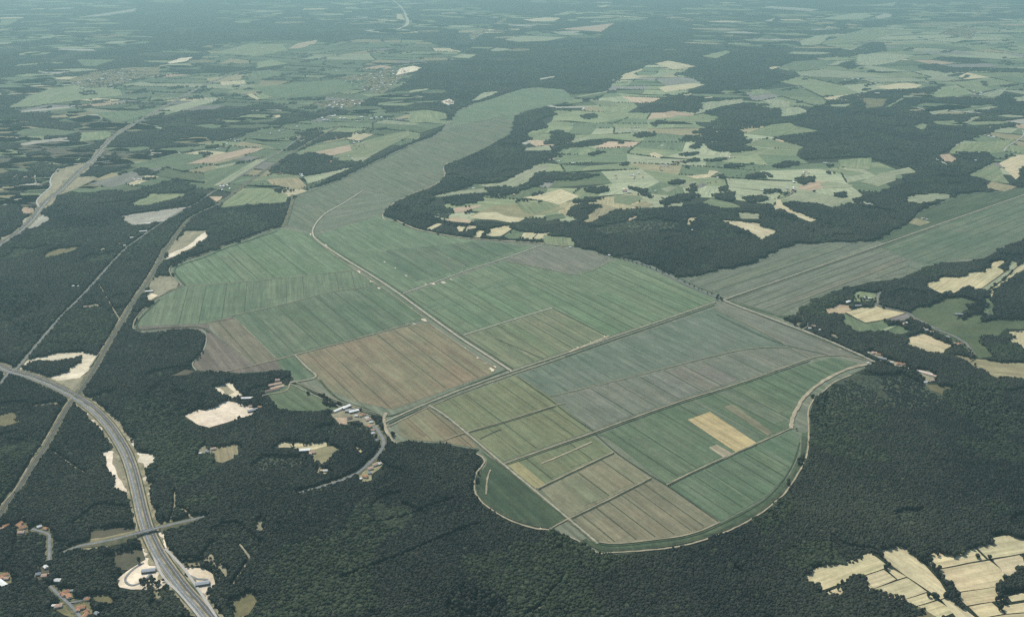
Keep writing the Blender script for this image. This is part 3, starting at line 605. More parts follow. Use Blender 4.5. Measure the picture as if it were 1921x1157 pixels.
ROADS = [
 # marsh
 ('farm_road', M_MAIN, 6, '680,359 640,384 612,400 598,413 588,428 587,440 596,452 640,482 700,519 745,549 800,589 860,632 920,671 960,697'),
 ('farm_road', M_TRACK, 4, '590,448 640,489 694,526 745,560 798,599'),
 ('farm_road', M_TRACK, 4, '806,608 860,646 905,676 928,690'),
 ('farm_road', M_LANE, 5, '700,803 712,797 768,771 840,741 900,718 960,697 1040,670 1140,636 1240,602 1342,567'),
 ('farm_road', M_TRACK, 4.8, '722,789 728,800 768,781 800,766 870,736 964,702 1060,670'),
 ('farm_road', M_MAIN, 4.5, '756,551 800,536 870,510 950,484 1005,464 1020,458'),
 ('farm_road', M_MAIN, 6, '1357,563 1380,573 1460,603 1536,632 1600,660 1645,681'),
 ('farm_road', M_ASPH2, 8, '1645,681 1680,694 1702,700 1722,711 1740,722'),
 ('farm_road', M_LANE, 5, '1357,563 1380,555 1500,513 1643,463 1763,421 1863,386 1921,366 1990,342'),
 ('farm_road', M_ASPH2, 8, '1165,485 1200,494 1240,511 1290,536 1340,557 1357,563'),
 ('farm_road', M_TRACK, 4, '770,608 700,627 638,644 550,667 480,685 420,698'),
 ('farm_road', M_LANE, 5, '544,718 592,708 574,688 554,667'),
 ('farm_road', M_TRACK, 3.2, '440,597 480,636 519,674'),
 ('farm_road', M_MAIN, 4, '870,629 950,604 1036,578'),
 ('farm_road', M_LANE, 5, '805,761 834,779 878,815 944,871 1004,921 1066,973 1122,1020'),
 ('farm_road', M_TRACK, 4.8, '945,871 1020,844 1110,813 1200,780 1280,752 1360,728 1440,701 1520,673 1560,667 1600,670 1640,680'),
 ('farm_road', M_TRACK, 4, '1008,917 1080,882 1152,848'),
 ('farm_road', M_TRACK, 4, '1036,990 1066,974 1140,938 1222,896'),
 ('farm_road', M_TRACK, 4, '1250,910 1320,876 1420,832 1486,803'),
 ('farm_road', M_TRACK, 3.2, '828,828 876,811 948,790 1042,761 1060,758'),
 ('farm_road', M_TRACK, 3.2, '1338,579 1420,618 1480,651 1521,673'),
 ('farm_road', M_TRACK, 3.2, '945,489 990,498 1040,508 1076,516 1110,508 1142,492'),
 ('farm_road', M_TRACK, 2.4, '434,593 508,577 564,563 624,547 672,541 720,534'),
 ('farm_road', M_TRACK, 2.4, '322,534 342,537 400,534 484,526 544,521 668,506'),
 ('farm_road', M_TRACK, 2.6, '1030,744 1150,716 1252,690 1396,656 1480,652'),
 ('farm_road', M_TRACK, 4, '1124,1017 1150,1020 1200,1016 1292,1003 1350,980'),
 ('farm_road', M_SANDY, 9, '1142,631 1120,640 1095,650 1068,661'),
 ('farm_road', M_SANDY, 5, '1016,870 1060,852 1110,830'),
 # dykes round the marsh
 ('dyke_path', M_SANDY, 3.8, '892,851 904,858 909,866 906,872 894,888 890,903 891,923 896,932 906,944 930,962 962,979 1004,992 1032,995 1068,1008 1090,1018 1120,1038 1150,1037 1212,1033 1272,1026 1312,1016 1352,1002 1392,984 1432,960 1460,937 1475,922 1500,884 1511,862 1516,836 1517,805 1516,773 1526,751 1545,734 1566,717 1597,704'),
 ('dyke_path', M_SANDY, 11, '1484,804 1486,788 1494,768 1513,741 1545,715 1587,694 1617,686 1645,680'),
 ('dyke_path', M_TRACK, 4, '912,928 914,900 920,882'),
 ('dyke_path', M_VERGE, 16, '548,366 546,384 536,414 530,426'),
 ('dyke_path', M_TRACK, 4, '526,428 508,430 464,447 420,461 380,478 340,490 322,499 318,510 326,524 339,537 296,558 268,582 254,600 250,616 258,623'),
 ('dyke_path', M_LANE, 3.2, '372,619 384,625 387,640 382,658 370,672 361,684 368,696'),
 ('dyke_path', M_SANDY, 6, '762,370 744,379 726,392 718,404 724,414 745,416'),
 ('dyke_path', M_SANDY, 6, '764,368 808,351 828,339 835,326 832,316 840,306'),
 ('dyke_path', M_SANDY, 10.5, '740,412 775,428 810,437 873,447 940,452 1007,456 1030,459'),
 ('dyke_path', M_LANE, 4, '842,226 838,234 828,247 810,258 768,274 700,306 640,336'),
 ('dyke_path', M_SANDY, 9, '724,775 720,790 724,806 733,824 742,834 756,838'),
 ('dyke_path', M_LANE, 6, '838,232 862,228 890,229 912,226 926,221 945,217 964,216'),
 # canal by the hamlet
 ('farm_road', M_LANE, 2.88, '544,720 590,742 634,762 684,777 706,784'),
 ('farm_road', M_TRACK, 3.2, '556,718 600,738 634,752 684,769 712,778 722,786'),
 # rest of the country
 ('country_road', M_ASPH2, 9, '704,801 712,813 720,829 714,847 696,867 672,887 640,902 600,915 560,926'),
 ('country_road', M_TRACK, 5, '480,747 500,741 536,734 544,720'),
 ('country_road', M_ASPH2, 8, '-30,755 0,723 16,701 34,690 66,652 108,602 144,566 180,528 212,492 240,464 266,445 304,419 340,397 374,379 396,363 428,345 502,299 530,283 570,253'),
 ('country_road', M_TRACK, 4, '186,534 204,566 226,602'),
 ('country_road', M_TRACK, 4, '72,646 110,647 166,650'),
 ('country_road', M_ASPH2, 6, '60,993 80,999 92,1004 93,1020 93,1040 92,1052'),
 ('country_road', M_ASPH2, 6, '94,1100 112,1118 128,1132 148,1154 156,1170'),
 ('country_road', M_ASPH2, 5, '128,1132 152,1128 164,1120'),
 ('country_road', M_TRACK, 4, '450,1022 464,1040 468,1050 460,1062 452,1074 434,1102'),
 ('country_road', M_TRACK, 3.5, '1058,1088 1050,1098 1038,1108 1030,1120 1020,1134 1004,1146 984,1157'),
 ('country_road', M_TRACK, 3.5, '328,924 328,950 322,970 318,984'),
 ('country_road', M_TRACK, 5, '332,954 346,958 354,966 362,974'),
 ('country_road', M_TRACK, 3.5, '100,848 120,862 142,878 160,888'),
 ('country_road', M_TRACK, 4, '600,878 596,890'),
 ('country_road', M_ASPH2, 6, '1646,571 1647,556 1652,548'),
 ('country_road', M_ASPH2, 7, '1640,571 1656,577 1700,587 1718,598 1760,620 1786,630 1812,646 1826,666'),
 ('country_road', M_TRACK, 5, '1504,590 1506,600 1515,608 1513,614 1502,620'),
 ('country_road', M_CONC, 8, '1884,285 1888,277 1902,268 1916,259 1920,252 1918,245'),
 ('country_road', M_TRACK, 7, '1458,373 1476,368 1490,358'),
 ('country_road', M_CONC, 10, '42,326 76,318 110,312 160,307 206,303'),
 ('country_road', M_CONC, 9, '110,317 98,331 94,343 96,350 76,369 69,379 73,389'),
 ('country_road', M_TRACK, 5, '66,326 66,338 72,350'),
 ('country_road', M_MAIN, 60, '736,0 754,16 764,36 762,48 744,56'),
 ('rail_path', M_BALLAST, 12, '-40,1020 -20,992 0,966 24,928 34,919 66,867 84,841 112,791 132,757 146,741 158,723 178,692 200,652 218,622 244,578 266,546 288,512 312,466 320,457 338,431 362,407 410,384 440,362 490,325 540,292 600,257 640,236'),
 ('rail_path', M_TRACK, 4, '-30,992 5,946 30,916 64,857 82,831 108,785 127,755 140,741'),
 ('rail_path', M_TRACK, 4, '168,690 196,648 214,618 240,574 262,542 284,508 306,466'),
]
MOTORWAY = '-90,655 -40,672 0,688 20,697 60,708 100,724 130,739 160,757 185,778 205,800 222,825 236,850 246,876 254,905 261,935 268,965 277,995 288,1020 300,1043 320,1072 345,1105 372,1135 392,1160 410,1185'
MOTORWAY_FAR = '-60,520 -30,485 0,459 28,441 52,421 66,405 86,379 112,359 128,343 152,319 170,305 192,279 216,255 250,233 280,218 310,200 340,184 376,164 414,148 450,136 484,128'
DITCHES = [  # main drains, width m
 (4.3, '594,445 640,477 700,514 745,543 800,583 866,630 924,667 962,692'), (5.6, '600,713 634,748 690,768 724,781 768,768 840,738 900,714 955,692'),
 (5.0, '730,795 768,777 840,747 900,724 960,703 1040,677 1140,642 1240,608 1340,573'), (5.0, '548,714 590,732 634,757 684,774 714,781'),
 (4.3, '970,706 1000,728 1034,752 1070,780 1112,808'), (3.7, '947,875 1020,848 1110,817 1200,784 1280,756 1360,732 1440,705 1520,677'),
 (3.1, '1010,919 1080,885 1152,851'), (3.1, '1068,976 1140,941 1222,899'), (3.1, '1252,913 1320,879 1420,835'), (3.1, '1112,810 1160,852 1220,892 1252,911 1350,980'),
 (3.7, '1362,568 1460,606 1536,637 1600,664 1640,682'), (3.1, '1364,564 1380,558 1500,516 1643,466 1763,424'), (3.1, '824,828 876,813 948,793 1042,763'),
 (3.1, '900,824 922,813 940,806'), (3.1, '1124,1021 1150,1024 1200,1020 1292,1007 1350,985 1420,948 1462,910 1488,868 1500,830'), (2.5, '1036,579 1142,632'),
 (2.5, '928,635 1035,680'), (3.1, '1168,480 1200,489 1240,505 1290,530 1340,551'),
 (3.1, '470,452 508,433 526,431'), (3.1, '768,276 700,308 640,338 580,360 556,370 546,400 538,424'), (3.7, '1344,590 1450,640 1560,668'),
 (10, '902,874 899,890 895,905 898,922 906,937 930,956 962,973 1004,985 1030,989'), (10, '1096,1012 1130,1030 1212,1028 1310,1011 1390,979 1432,953 1476,912 1502,868 1510,820'),
 (8, '520,434 466,452 424,466 384,483 346,495 330,503 328,511 336,523 348,536'), (8, '300,562 274,586 260,602 257,612 264,619 300,616 372,614 392,624'),
]
GULLIES = [('690,985 770,965 850,940', 3.5), ('640,1085 740,1050 830,1010 900,985', 4.5), ('300,640 330,600 345,570', 3)]
# ------------------------------------------------------------------ ground sheet
def build_ground():
    xs = np.concatenate([np.linspace(-60000, -12000, 13), np.linspace(-10000, 10000, 41), np.linspace(12000, 60000, 13)])
    ys = np.concatenate([np.linspace(-4000, 20000, 49), np.linspace(22000, 90000, 35)])
    V = [(x, y, 0) for y in ys for x in xs]; n = len(xs)
    Fc = [(j * n + i, j * n + i + 1, (j + 1) * n + i + 1, (j + 1) * n + i) for j in range(len(ys) - 1) for i in range(n - 1)]
    me = bpy.data.meshes.new('ground'); me.from_pydata(V, [], Fc); tag(link('ground', me, M_GROUND), kind='structure')
build_ground()

# ------------------------------------------------------------------ farmland of small fields; hedges stand on some of the field edges
farms = [nums(l) for l in FARM.strip().splitlines()]
hedge_pts = []
def build_farm(P, idx):
    G = W(P); yc = np.mean([g[1] for g in G]); big = max(1.0, yc / 5200)
    cw, ch = (190 if idx < 3 else 170) * big ** .9, (215 if idx < 3 else 165) * big ** .95; ang = R(random.choice([-14, -20, -8, 12]))
    ca, sa = math.cos(ang), math.sin(ang)
    rot = [(x * ca + y * sa, -x * sa + y * ca) for x, y in G]
    x0, x1 = min(p[0] for p in rot), max(p[0] for p in rot); y0, y1 = min(p[1] for p in rot), max(p[1] for p in rot)
    nx, ny = int((x1 - x0) / cw) + 2, int((y1 - y0) / ch) + 2
    vx = np.zeros((ny + 1, nx + 1, 2))
    for j in range(ny + 1):
        for i in range(nx + 1):
            wv = noise.noise_vector(Vector((i * 0.23 + idx * 9, j * 0.23, 1.7)))
            u = x0 + (i - 0.5 + random.uniform(-.3, .3)) * cw + wv.x * cw * 1.1; v = y0 + (j - 0.5 + random.uniform(-.3, .3)) * ch + wv.y * ch * 1.1
            vx[j, i] = (u * ca - v * sa, u * sa + v * ca)
    cen = (vx[:-1, :-1] + vx[1:, :-1] + vx[:-1, 1:] + vx[1:, 1:]) / 4
    ok = inside(cen[..., 0], cen[..., 1], G)
    V, Fc, T, D = [], [], [], []
    codes, wt = ['g', 'l', 'G', 't', 'W', 'm', 'p', 'd'], ([34, 34, 20, 5, 1.2, 4, 1.6, 3] if idx < 3 else [20, 6, 40, 6, 1.5, 8, 2, 20])
    for j in range(ny):
        i = 0
        while i < nx:
            span = 2 if (i + 1 < nx and random.random() < .3 and ok[j, i] and ok[j, i + 1]) else 1
            if ok[j, i]:
                q = [vx[j, i], vx[j, i + span], vx[j + 1, i + span], vx[j + 1, i]]
                b = len(V); V += [(p[0], p[1], 0.5) for p in q]; Fc.append((b, b + 1, b + 2, b + 3))
                a, c = TINT[random.choices(codes, wt)[0]]; k = random.uniform(.85, 1.12) * (1.2, 1.0, 1.1, .95, .84, .84)[idx]
                T.append((tuple(x * k for x in a), tuple(x * k for x in c)))
                e = q[1] - q[0] if random.random() < .6 else q[2] - q[1]; L = np.hypot(*e); D.append((e[0] / L, e[1] / L))
                for s in (0, 3):
                    if random.random() < (.34 if idx < 3 else .45):
                        a_, b_ = q[s], q[(s + 1) % 4]; L = np.hypot(*(b_ - a_)); n = int(L / (9 * big))
                        for k2 in range(n):
                            if random.random() < .72: hedge_pts.append((*(a_ + (b_ - a_) * (k2 + random.random()) / max(n, 1)), big))
            i += span
    me = bpy.data.meshes.new('farmland_ground'); me.from_pydata(V, [], Fc); set_tint(me, T, D)
    tag(link('farmland_ground', me, M_CROP), kind='structure')
for i, P in enumerate(farms): build_farm(P, i)

# ------------------------------------------------------------------ marsh
marsh_px = nums(MARSH); marsh = W(marsh_px)
_d = lambda a, b: (lambda u, v: ((v[0] - u[0]) / math.hypot(v[0] - u[0], v[1] - u[1]), (v[1] - u[1]) / math.hypot(v[0] - u[0], v[1] - u[1])))(at(*a), at(*b))
DIRS = {'A': _d((600, 455), (960, 697)), 'E': _d((760, 550), (1000, 466)), 'D': _d((1366, 561), (1863, 386)), 'N': _d((556, 600), (552, 530))}
sheet('marsh_land', marsh, 0.35, PT['base'], d=DIRS['A'], jitter=0)
def clip_lines(P, d, spacing, jit=0.16, inset=6):
    n = (-d[1], d[0]); q = [(x * d[0] + y * d[1], x * n[0] + y * n[1]) for x, y in P]
    v0, v1 = min(b for _, b in q), max(b for _, b in q); v = v0 + spacing * random.uniform(.5, 1); out = []
    while v < v1 - spacing * .3:
        cr = []
        for i in range(len(q)):
            (a, b), (a2, b2) = q[i], q[(i + 1) % len(q)]
            if (b > v) != (b2 > v): cr.append(a + (a2 - a) * (v - b) / (b2 - b))
        cr.sort()
        for s, e in zip(cr[0::2], cr[1::2]):
            if e - s > 60: out.append([((s + inset) * d[0] + v * n[0], (s + inset) * d[1] + v * n[1]), ((e - inset) * d[0] + v * n[0], (e - inset) * d[1] + v * n[1])])
        v += spacing * random.uniform(1 - jit, 1 + jit)
    return out
for i, (code, sp, dn, txt) in enumerate(PARCELS):
    P = W(nums(txt)); sp *= .72; d = DIRS[dn]; z = 0.7 + 0.012 * i + (0.9 if code in ('Y1', 'Y2', 'x') or txt.startswith('1358') else 0)
    sheet('marsh_field', P, z, PT[code], d=d, jitter=0.03)
    if code not in ('dd', 'x', 'Y1', 'Y2', 'L4', 'B1') and sp != 0:
        # crops of neighbouring strips differ a little: some strips of a parcel are sown or mown on their own
        lines = clip_lines(P, d, sp)
        for a, b in zip(lines[:-1], lines[1:]):
            if random.random() < .42:
                s0 = max(a[0][0] * d[0] + a[0][1] * d[1], b[0][0] * d[0] + b[0][1] * d[1]) ; e0 = min(a[1][0] * d[0] + a[1][1] * d[1], b[1][0] * d[0] + b[1][1] * d[1])
                if e0 - s0 < 90: continue
                n = (-d[1], d[0]); va, vb = a[0][0] * n[0] + a[0][1] * n[1] + 2, b[0][0] * n[0] + b[0][1] * n[1] - 2
                if random.random() < .5: s0 += (e0 - s0) * random.uniform(0, .5)
                q = [(s * d[0] + v * n[0], s * d[1] + v * n[1]) for s, v in ((s0, va), (e0, va), (e0, vb), (s0, vb))]
                ta, tb = PT[code]; mixk = random.choice([(.92, .96, .96), (1.07, 1.03, 1.04), (.95, 1.0, .96), (1.05, 1.05, 1.01), (1.12, 1.05, 1.06)])
                sheet('marsh_field', q, z + 0.35, (tuple(x * y for x, y in zip(ta, mixk)), tuple(x * y for x, y in zip(tb, mixk))), d=d, jitter=0.02)
        for a, b in lines:
            if random.random() < .85: ribbon('ditch_water', [a, b], random.uniform(1.2, 2.6), z + 0.6, M_DITCH, ragged=.3)
# bare sandy scrapes beside the marsh roads
for x, y, w, h in [(922, 694, 9, 7), (928, 689, 5, 4), (796, 601, 9, 5), (673, 511, 6, 4), (697, 528, 7, 3), (712, 541, 6, 3), (800, 535, 5, 2), (813, 533, 9, 3), (830, 530, 8, 3),
                   (846, 525, 5, 2), (770, 578, 5, 3), (722, 492, 3, 2), (742, 503, 3, 2), (762, 518, 4, 2), (1136, 633, 8, 3), (1110, 644, 8, 2.5), (1085, 652, 8, 2), (872, 653, 3, 2),
                   (896, 672, 3, 2), (912, 682, 4, 2), (1036, 994, 7, 3), (1014, 992, 6, 2.5), (966, 981, 5, 2), (1076, 1010, 4, 2), (776, 608, 6, 2), (1592, 669, 4, 1.6), (1577, 656, 3, 1.4), (612, 461, 5, 3), (584, 440, 5, 5), (720, 790, 6, 5)]:
    w *= .7; h *= .55; P = [at(x + w * math.cos(a) * random.uniform(.4, 1.2), y + h * math.sin(a) * random.uniform(.4, 1.2) + w * .25 * math.cos(a)) for a in np.linspace(0, 2 * math.pi, 11)[:-1]]
    sheet('sand_ground', P, 1.9, 's', rough=(4, 12))

# ------------------------------------------------------------------ single fields, clearings, woods
mask_ops = [('clear', P) for P in []]
for l in FIELDS.strip().splitlines():
    c, _, rest = l.partition(' '); P = nums(rest)
    if c == 'WOOD': mask_ops.append(('wood', P)); continue
    if c in ('SCRUB', 'TOWN'):
        mask_ops.append(('scrub', P)); sheet('scrub_land', W(P), 0.9, 'D' if c == 'SCRUB' else 'o', rough=(10, 30)); continue
    rag = c.endswith('~'); c = c.rstrip('~')
    if rag and c in 'st' and P[0][1] > 700 and P[0][0] < 400 and not 340 < P[0][0] < 440:      # bare earth reaches a little under the wood edge
        mx, my = sum(p[0] for p in P) / len(P), sum(p[1] for p in P) / len(P); P = [(mx + (p[0] - mx) * 1.2, my + (p[1] - my) * 1.1) for p in P]
    mask_ops.append(('clear', P))
    G = W(P); yc = np.mean([g[1] for g in G])
    o = sheet('field', G, 1.0 + 0.003 * len(mask_ops), c, rough=((5, 16) if rag else (2.0, 25)) if yc < 9000 else None)

# small clearings and strips of fields in the far woods, small woods in the farmland
def far_clearings():
    V, Fc, T, D = [], [], [], []
    k = 0
    while k < 760:
        y = 2 + 236 * random.random() ** 1.35; x = random.uniform(-60, 1980); low = k > 620
        if low: y = random.uniform(150, 400); x = random.uniform(-30, 390 if y < 300 else 240)
        if any(inside([x], [y], P)[0] for P in farms) or inside([x], [y], marsh_px)[0] or (700 < x < 1500 and 95 < y < 170): continue
        if noise.noise(Vector((x / 170, y / 34, 4.4))) < -.02: k += .25; continue
        X_, Y_ = at(x, y); s_ = Y_ / 5200; l, w = random.uniform(50, 230) * s_ ** .7, random.uniform(35, 100) * s_ ** 1.1
        an = R(random.uniform(-35, 25)); n = random.choice([4, 5, 6]); P = []
        for i in range(n):
            a = 6.283 * (i + random.uniform(-.25, .25)) / n; u, v = l * math.cos(a), w * math.sin(a)
            P.append((X_ + u * math.cos(an) - v * math.sin(an), Y_ + u * math.sin(an) + v * math.cos(an)))
        b = len(V); V += [(p[0], p[1], .8) for p in P]; Fc.append(list(range(b, b + n))); D.append((math.cos(an), math.sin(an)))
        T.append(TINT[random.choices('gGldotkW', [16, 26, 13, 16, 8, 10, 8, 4])[0] if not low else random.choice('GGdgonnkt')])
        mask_ops.append(('clear', [pix(np.float64(p[0]), np.float64(p[1]), 0.0) for p in P])); k += 1
    me = bpy.data.meshes.new('farmland_ground'); me.from_pydata(V, [], Fc); set_tint(me, T, D); tag(link('farmland_ground', me, M_CROP), kind='structure')
far_clearings()
for i, P in enumerate(farms):
    xs = [p[0] for p in P]; ys = [p[1] for p in P]; k = 0
    while k < (44, 90, 3, 26, 110, 40)[i]:
        x, y = random.uniform(min(xs), max(xs)), random.uniform(min(ys), max(ys)); s_ = (y + 95) / 350
        if not inside([x], [y], P)[0]: k += .02; continue
        l, w = random.uniform(6, 30) * max(s_, .6), random.uniform(1.2, 3.6) * s_ * (1.6 if i < 1 else 1)
        wood = [(x + l * math.cos(a) * random.uniform(.6, 1.1), y + w * math.sin(a) * random.uniform(.6, 1.1) - .10 * l * math.cos(a)) for a in np.linspace(0, 6.283, 11)[:-1]]
        mask_ops.insert(0, ('wood', wood)); k += 1

# ------------------------------------------------------------------ roads, tracks, railway, ditches
road_px = []
for i, (name, m, w, txt) in enumerate(ROADS):
    P = nums(txt); road_px.append((P, w)); g = smooth(W(P), 6)
    if name == 'rail_path' and w > 10:
        ribbon('verge_path', g, w * 2.4, 2.2, M_VERGE, ragged=.35); road_px[-1] = (P, w * 2.2)
        ribbon(name, g, w, 2.5, m); ribbon('track_path', g, 2.2, 2.75, M_DITCH, off=2.4); ribbon('track_path', g, 2.2, 2.75, M_DITCH, off=-2.4)
    elif m is M_ASPH2 and name == 'country_road':
        ribbon('verge_path', g, w * 2.3, 2.2, M_VERGE, ragged=.4); road_px[-1] = (P, w * 2.2); ribbon(name, g, w, 2.5 + .01 * i, m)
    else:
        if m in (M_LANE, M_MAIN) and w > 4.5: ribbon('verge_path', g, w * 2.4, 2.1, M_VERGE, ragged=.3)
        ribbon(name, g, w * (1 if w > 4 else 1.1), 2.3 + .01 * i, m, ragged=.08 if m in (M_CONC, M_LANE, M_MAIN) else .3)
for w, txt in DITCHES: ribbon('ditch_water', smooth(W(nums(txt)), 4), w, 2.05, M_DITCH, ragged=.2)
for txt in (MOTORWAY, MOTORWAY_FAR):
    P = nums(txt); g = smooth(W(P), 7); road_px.append((P, 50))
    ribbon('verge_path', g, 50, 2.0, M_SHOULDER, ragged=.3)
    ribbon('motorway_road', g, 9.5, 2.9, M_ASPH, off=6.9); ribbon('motorway_road', g, 9.5, 2.9, M_ASPH2, off=-6.9)
    ribbon('road_marking_line', g, 0.3, 3.15, M_SHEET, off=6.9); ribbon('road_marking_line', g, 0.3, 3.15, M_SHEET, off=-6.9)
    ribbon('verge_path', g, 2.2, 2.6, M_SANDY, off=13.6, ragged=.3); ribbon('verge_path', g, 2.2, 2.6, M_SANDY, off=-13.6, ragged=.3)
    ribbon('ditch_water', g, 2.6, 2.4, M_DITCH, off=17, ragged=.3); ribbon('ditch_water', g, 2.6, 2.4, M_DITCH, off=-17, ragged=.3)
# slip roads of the two rest areas
for txt in ('286,1034 292,1052 300,1072 314,1092 336,1112 360,1140 380,1165', '310,1030 326,1046 344,1066 360,1088 376,1112 388,1130 402,1152 414,1175'):
    g = smooth(W(nums(txt)), 6); ribbon('slip_road', g, 6, 2.8, M_CONC); road_px.append((nums(txt), 12))
for txt in ('270,1056 250,1068 236,1084 238,1094 250,1098 266,1092 280,1080 288,1070', '352,1078 370,1086 388,1088 394,1098 388,1112 382,1120'):
    ribbon('slip_road', smooth(W(nums(txt)), 6), 5, 1.9, M_ASPH2)

# ------------------------------------------------------------------ the bridge over the motorway and its ramps
def prism_mesh(name, quads_v, faces):
    me = bpy.data.meshes.new(name); me.from_pydata(quads_v, [], faces)
    bm = bmesh.new(); bm.from_mesh(me); bmesh.ops.recalc_face_normals(bm, faces=bm.faces); bm.to_mesh(me); bm.free(); return me
def box_into(bm, c, size, ang=0.0):
    m = Matrix.Translation(c) @ Matrix.Rotation(ang, 4, 'Z') @ Matrix.Diagonal((*size, 1))
    bmesh.ops.create_cube(bm, size=1, matrix=m)
def mesh_of(bm, name):
    me = bpy.data.meshes.new(name); bm.to_mesh(me); bm.free(); return me
HB = 6.6
ramp = [(120, 1037, 0), (150, 1025, .6), (180, 1019, 2.4), (220, 1010.5, 5.0), (256, 1001, HB), (300, 989.5, HB), (330, 982.5, 4.4), (362, 975, 1.6), (384, 970, 0)]
cen = [(*at(x, y, z), z) for x, y, z in ramp]
def dense(P3, n=6):
    xy = smooth([p[:2] for p in P3], n); zz = [np.interp(i / n, range(len(P3)), [p[2] for p in P3]) for i in range(len(xy))]
    return [(a[0], a[1], z) for a, z in zip(xy, zz)]
def embank(P3):
    P3 = dense(P3); nn = normals([p[:2] for p in P3]); V, Fc = [], []
    for p, q in zip(P3, nn):
        for o, z in ((7 + 2.2 * p[2], 2.0), (5.2, 2.1 + p[2]), (-5.2, 2.1 + p[2]), (-7 - 2.2 * p[2], 2.0)): V.append((p[0] + q[0] * o, p[1] + q[1] * o, z))
    n = len(P3)
    for i in range(n - 1):
        for k in range(3): Fc.append((4 * i + k, 4 * i + k + 1, 4 * i + 5 + k, 4 * i + 4 + k))
    Fc += [(0, 1, 2, 3), (4 * n - 1, 4 * n - 2, 4 * n - 3, 4 * n - 4)]
    tag(link('embankment_ground', prism_mesh('embankment_ground', V, Fc), M_VERGE), kind='structure')
    ribbon('country_road', [p[:2] for p in P3], 7, 2.35, M_ASPH2, zs=[p[2] for p in P3])
road_px.append(([p[:2] for p in ramp], 20))
embank(cen[:5]); embank(cen[5:])
a, b = Vector(cen[4]), Vector(cen[5]); mid = (a + b) / 2; L = (b - a).length; ang = math.atan2(b.y - a.y, b.x - a.x)
br = bpy.data.objects.new('road_bridge', None); COL.objects.link(br); br.location = (mid.x, mid.y, 2.0); br.rotation_euler = (0, 0, ang)
tag(br, 'narrow concrete road bridge crossing over the motorway', 'bridge')
bm = bmesh.new(); box_into(bm, (0, 0, HB - .45), (L + 2, 10, .9)); link('deck', mesh_of(bm, 'deck'), M_CONC, br)
bm = bmesh.new(); box_into(bm, (0, 0, HB + .06), (L + 2, 7, .1)); link('roadway', mesh_of(bm, 'roadway'), M_ASPH2, br)
for s in (-1, 1):
    bm = bmesh.new(); box_into(bm, (0, s * 4.8, HB + .52), (L + 1.9, .35, 1.0)); link('parapet', mesh_of(bm, 'parapet'), M_CONC, br)
    bm = bmesh.new(); box_into(bm, (s * (L / 2 - 1), 0, (HB - .9) / 2 - .5), (3, 10.4, HB + .1)); link('abutment', mesh_of(bm, 'abutment'), M_CONC, br)
for s in (-1, 0, 1):
    bm = bmesh.new(); box_into(bm, (s * L * .26, 0, (HB - .9) / 2 - .5), (1, 8, HB + .0)); link('pier', mesh_of(bm, 'pier'), M_CONC, br)

# ------------------------------------------------------------------ houses and sheds
ROOFS = {'O': M_TILE, 'P': M_TILEP, 'B': M_TILEB, 'W': M_SHEET, 'S': M_SHEETG}
def gable(bmw, bmr, cx, cy, L, Wd, h, rh, ang=0.0):
    """walls with gables into bmw, an overhanging pitched roof slab into bmr"""
    M = Matrix.Translation((cx, cy, 0)) @ Matrix.Rotation(ang, 4, 'Z'); l, w = L / 2, Wd / 2
    v = [bmw.verts.new(M @ Vector(p)) for p in ((-l, -w, 0), (l, -w, 0), (l, w, 0), (-l, w, 0), (-l, -w, h), (l, -w, h), (l, w, h), (-l, w, h), (-l, 0, h + rh), (l, 0, h + rh))]
    for f in ((0, 1, 5, 4), (2, 3, 7, 6), (1, 2, 6, 9, 5), (3, 0, 4, 8, 7)): bmw.faces.new([v[i] for i in f])
    e, d = .6, .25; lo = h - rh * e / w + .12
    pts = [(-l - e, -w - e, lo), (l + e, -w - e, lo), (l + e, 0, h + rh + .12), (-l - e, 0, h + rh + .12), (l + e, w + e, lo), (-l - e, w + e, lo)]
    t = [bmr.verts.new(M @ Vector(p)) for p in pts]; u = [bmr.verts.new(M @ Vector((p[0], p[1], p[2] + d))) for p in pts]
    for f in ((0, 1, 2, 3), (3, 2, 4, 5)):
        bmr.faces.new([u[i] for i in f]); bmr.faces.new([t[i] for i in reversed(f)])
    for i, j in ((0, 1), (1, 2), (2, 4), (4, 5), (5, 3), (3, 0)): bmr.faces.new([t[i], t[j], u[j], u[i]])
PROTO = {}
HOUSE_XY = []
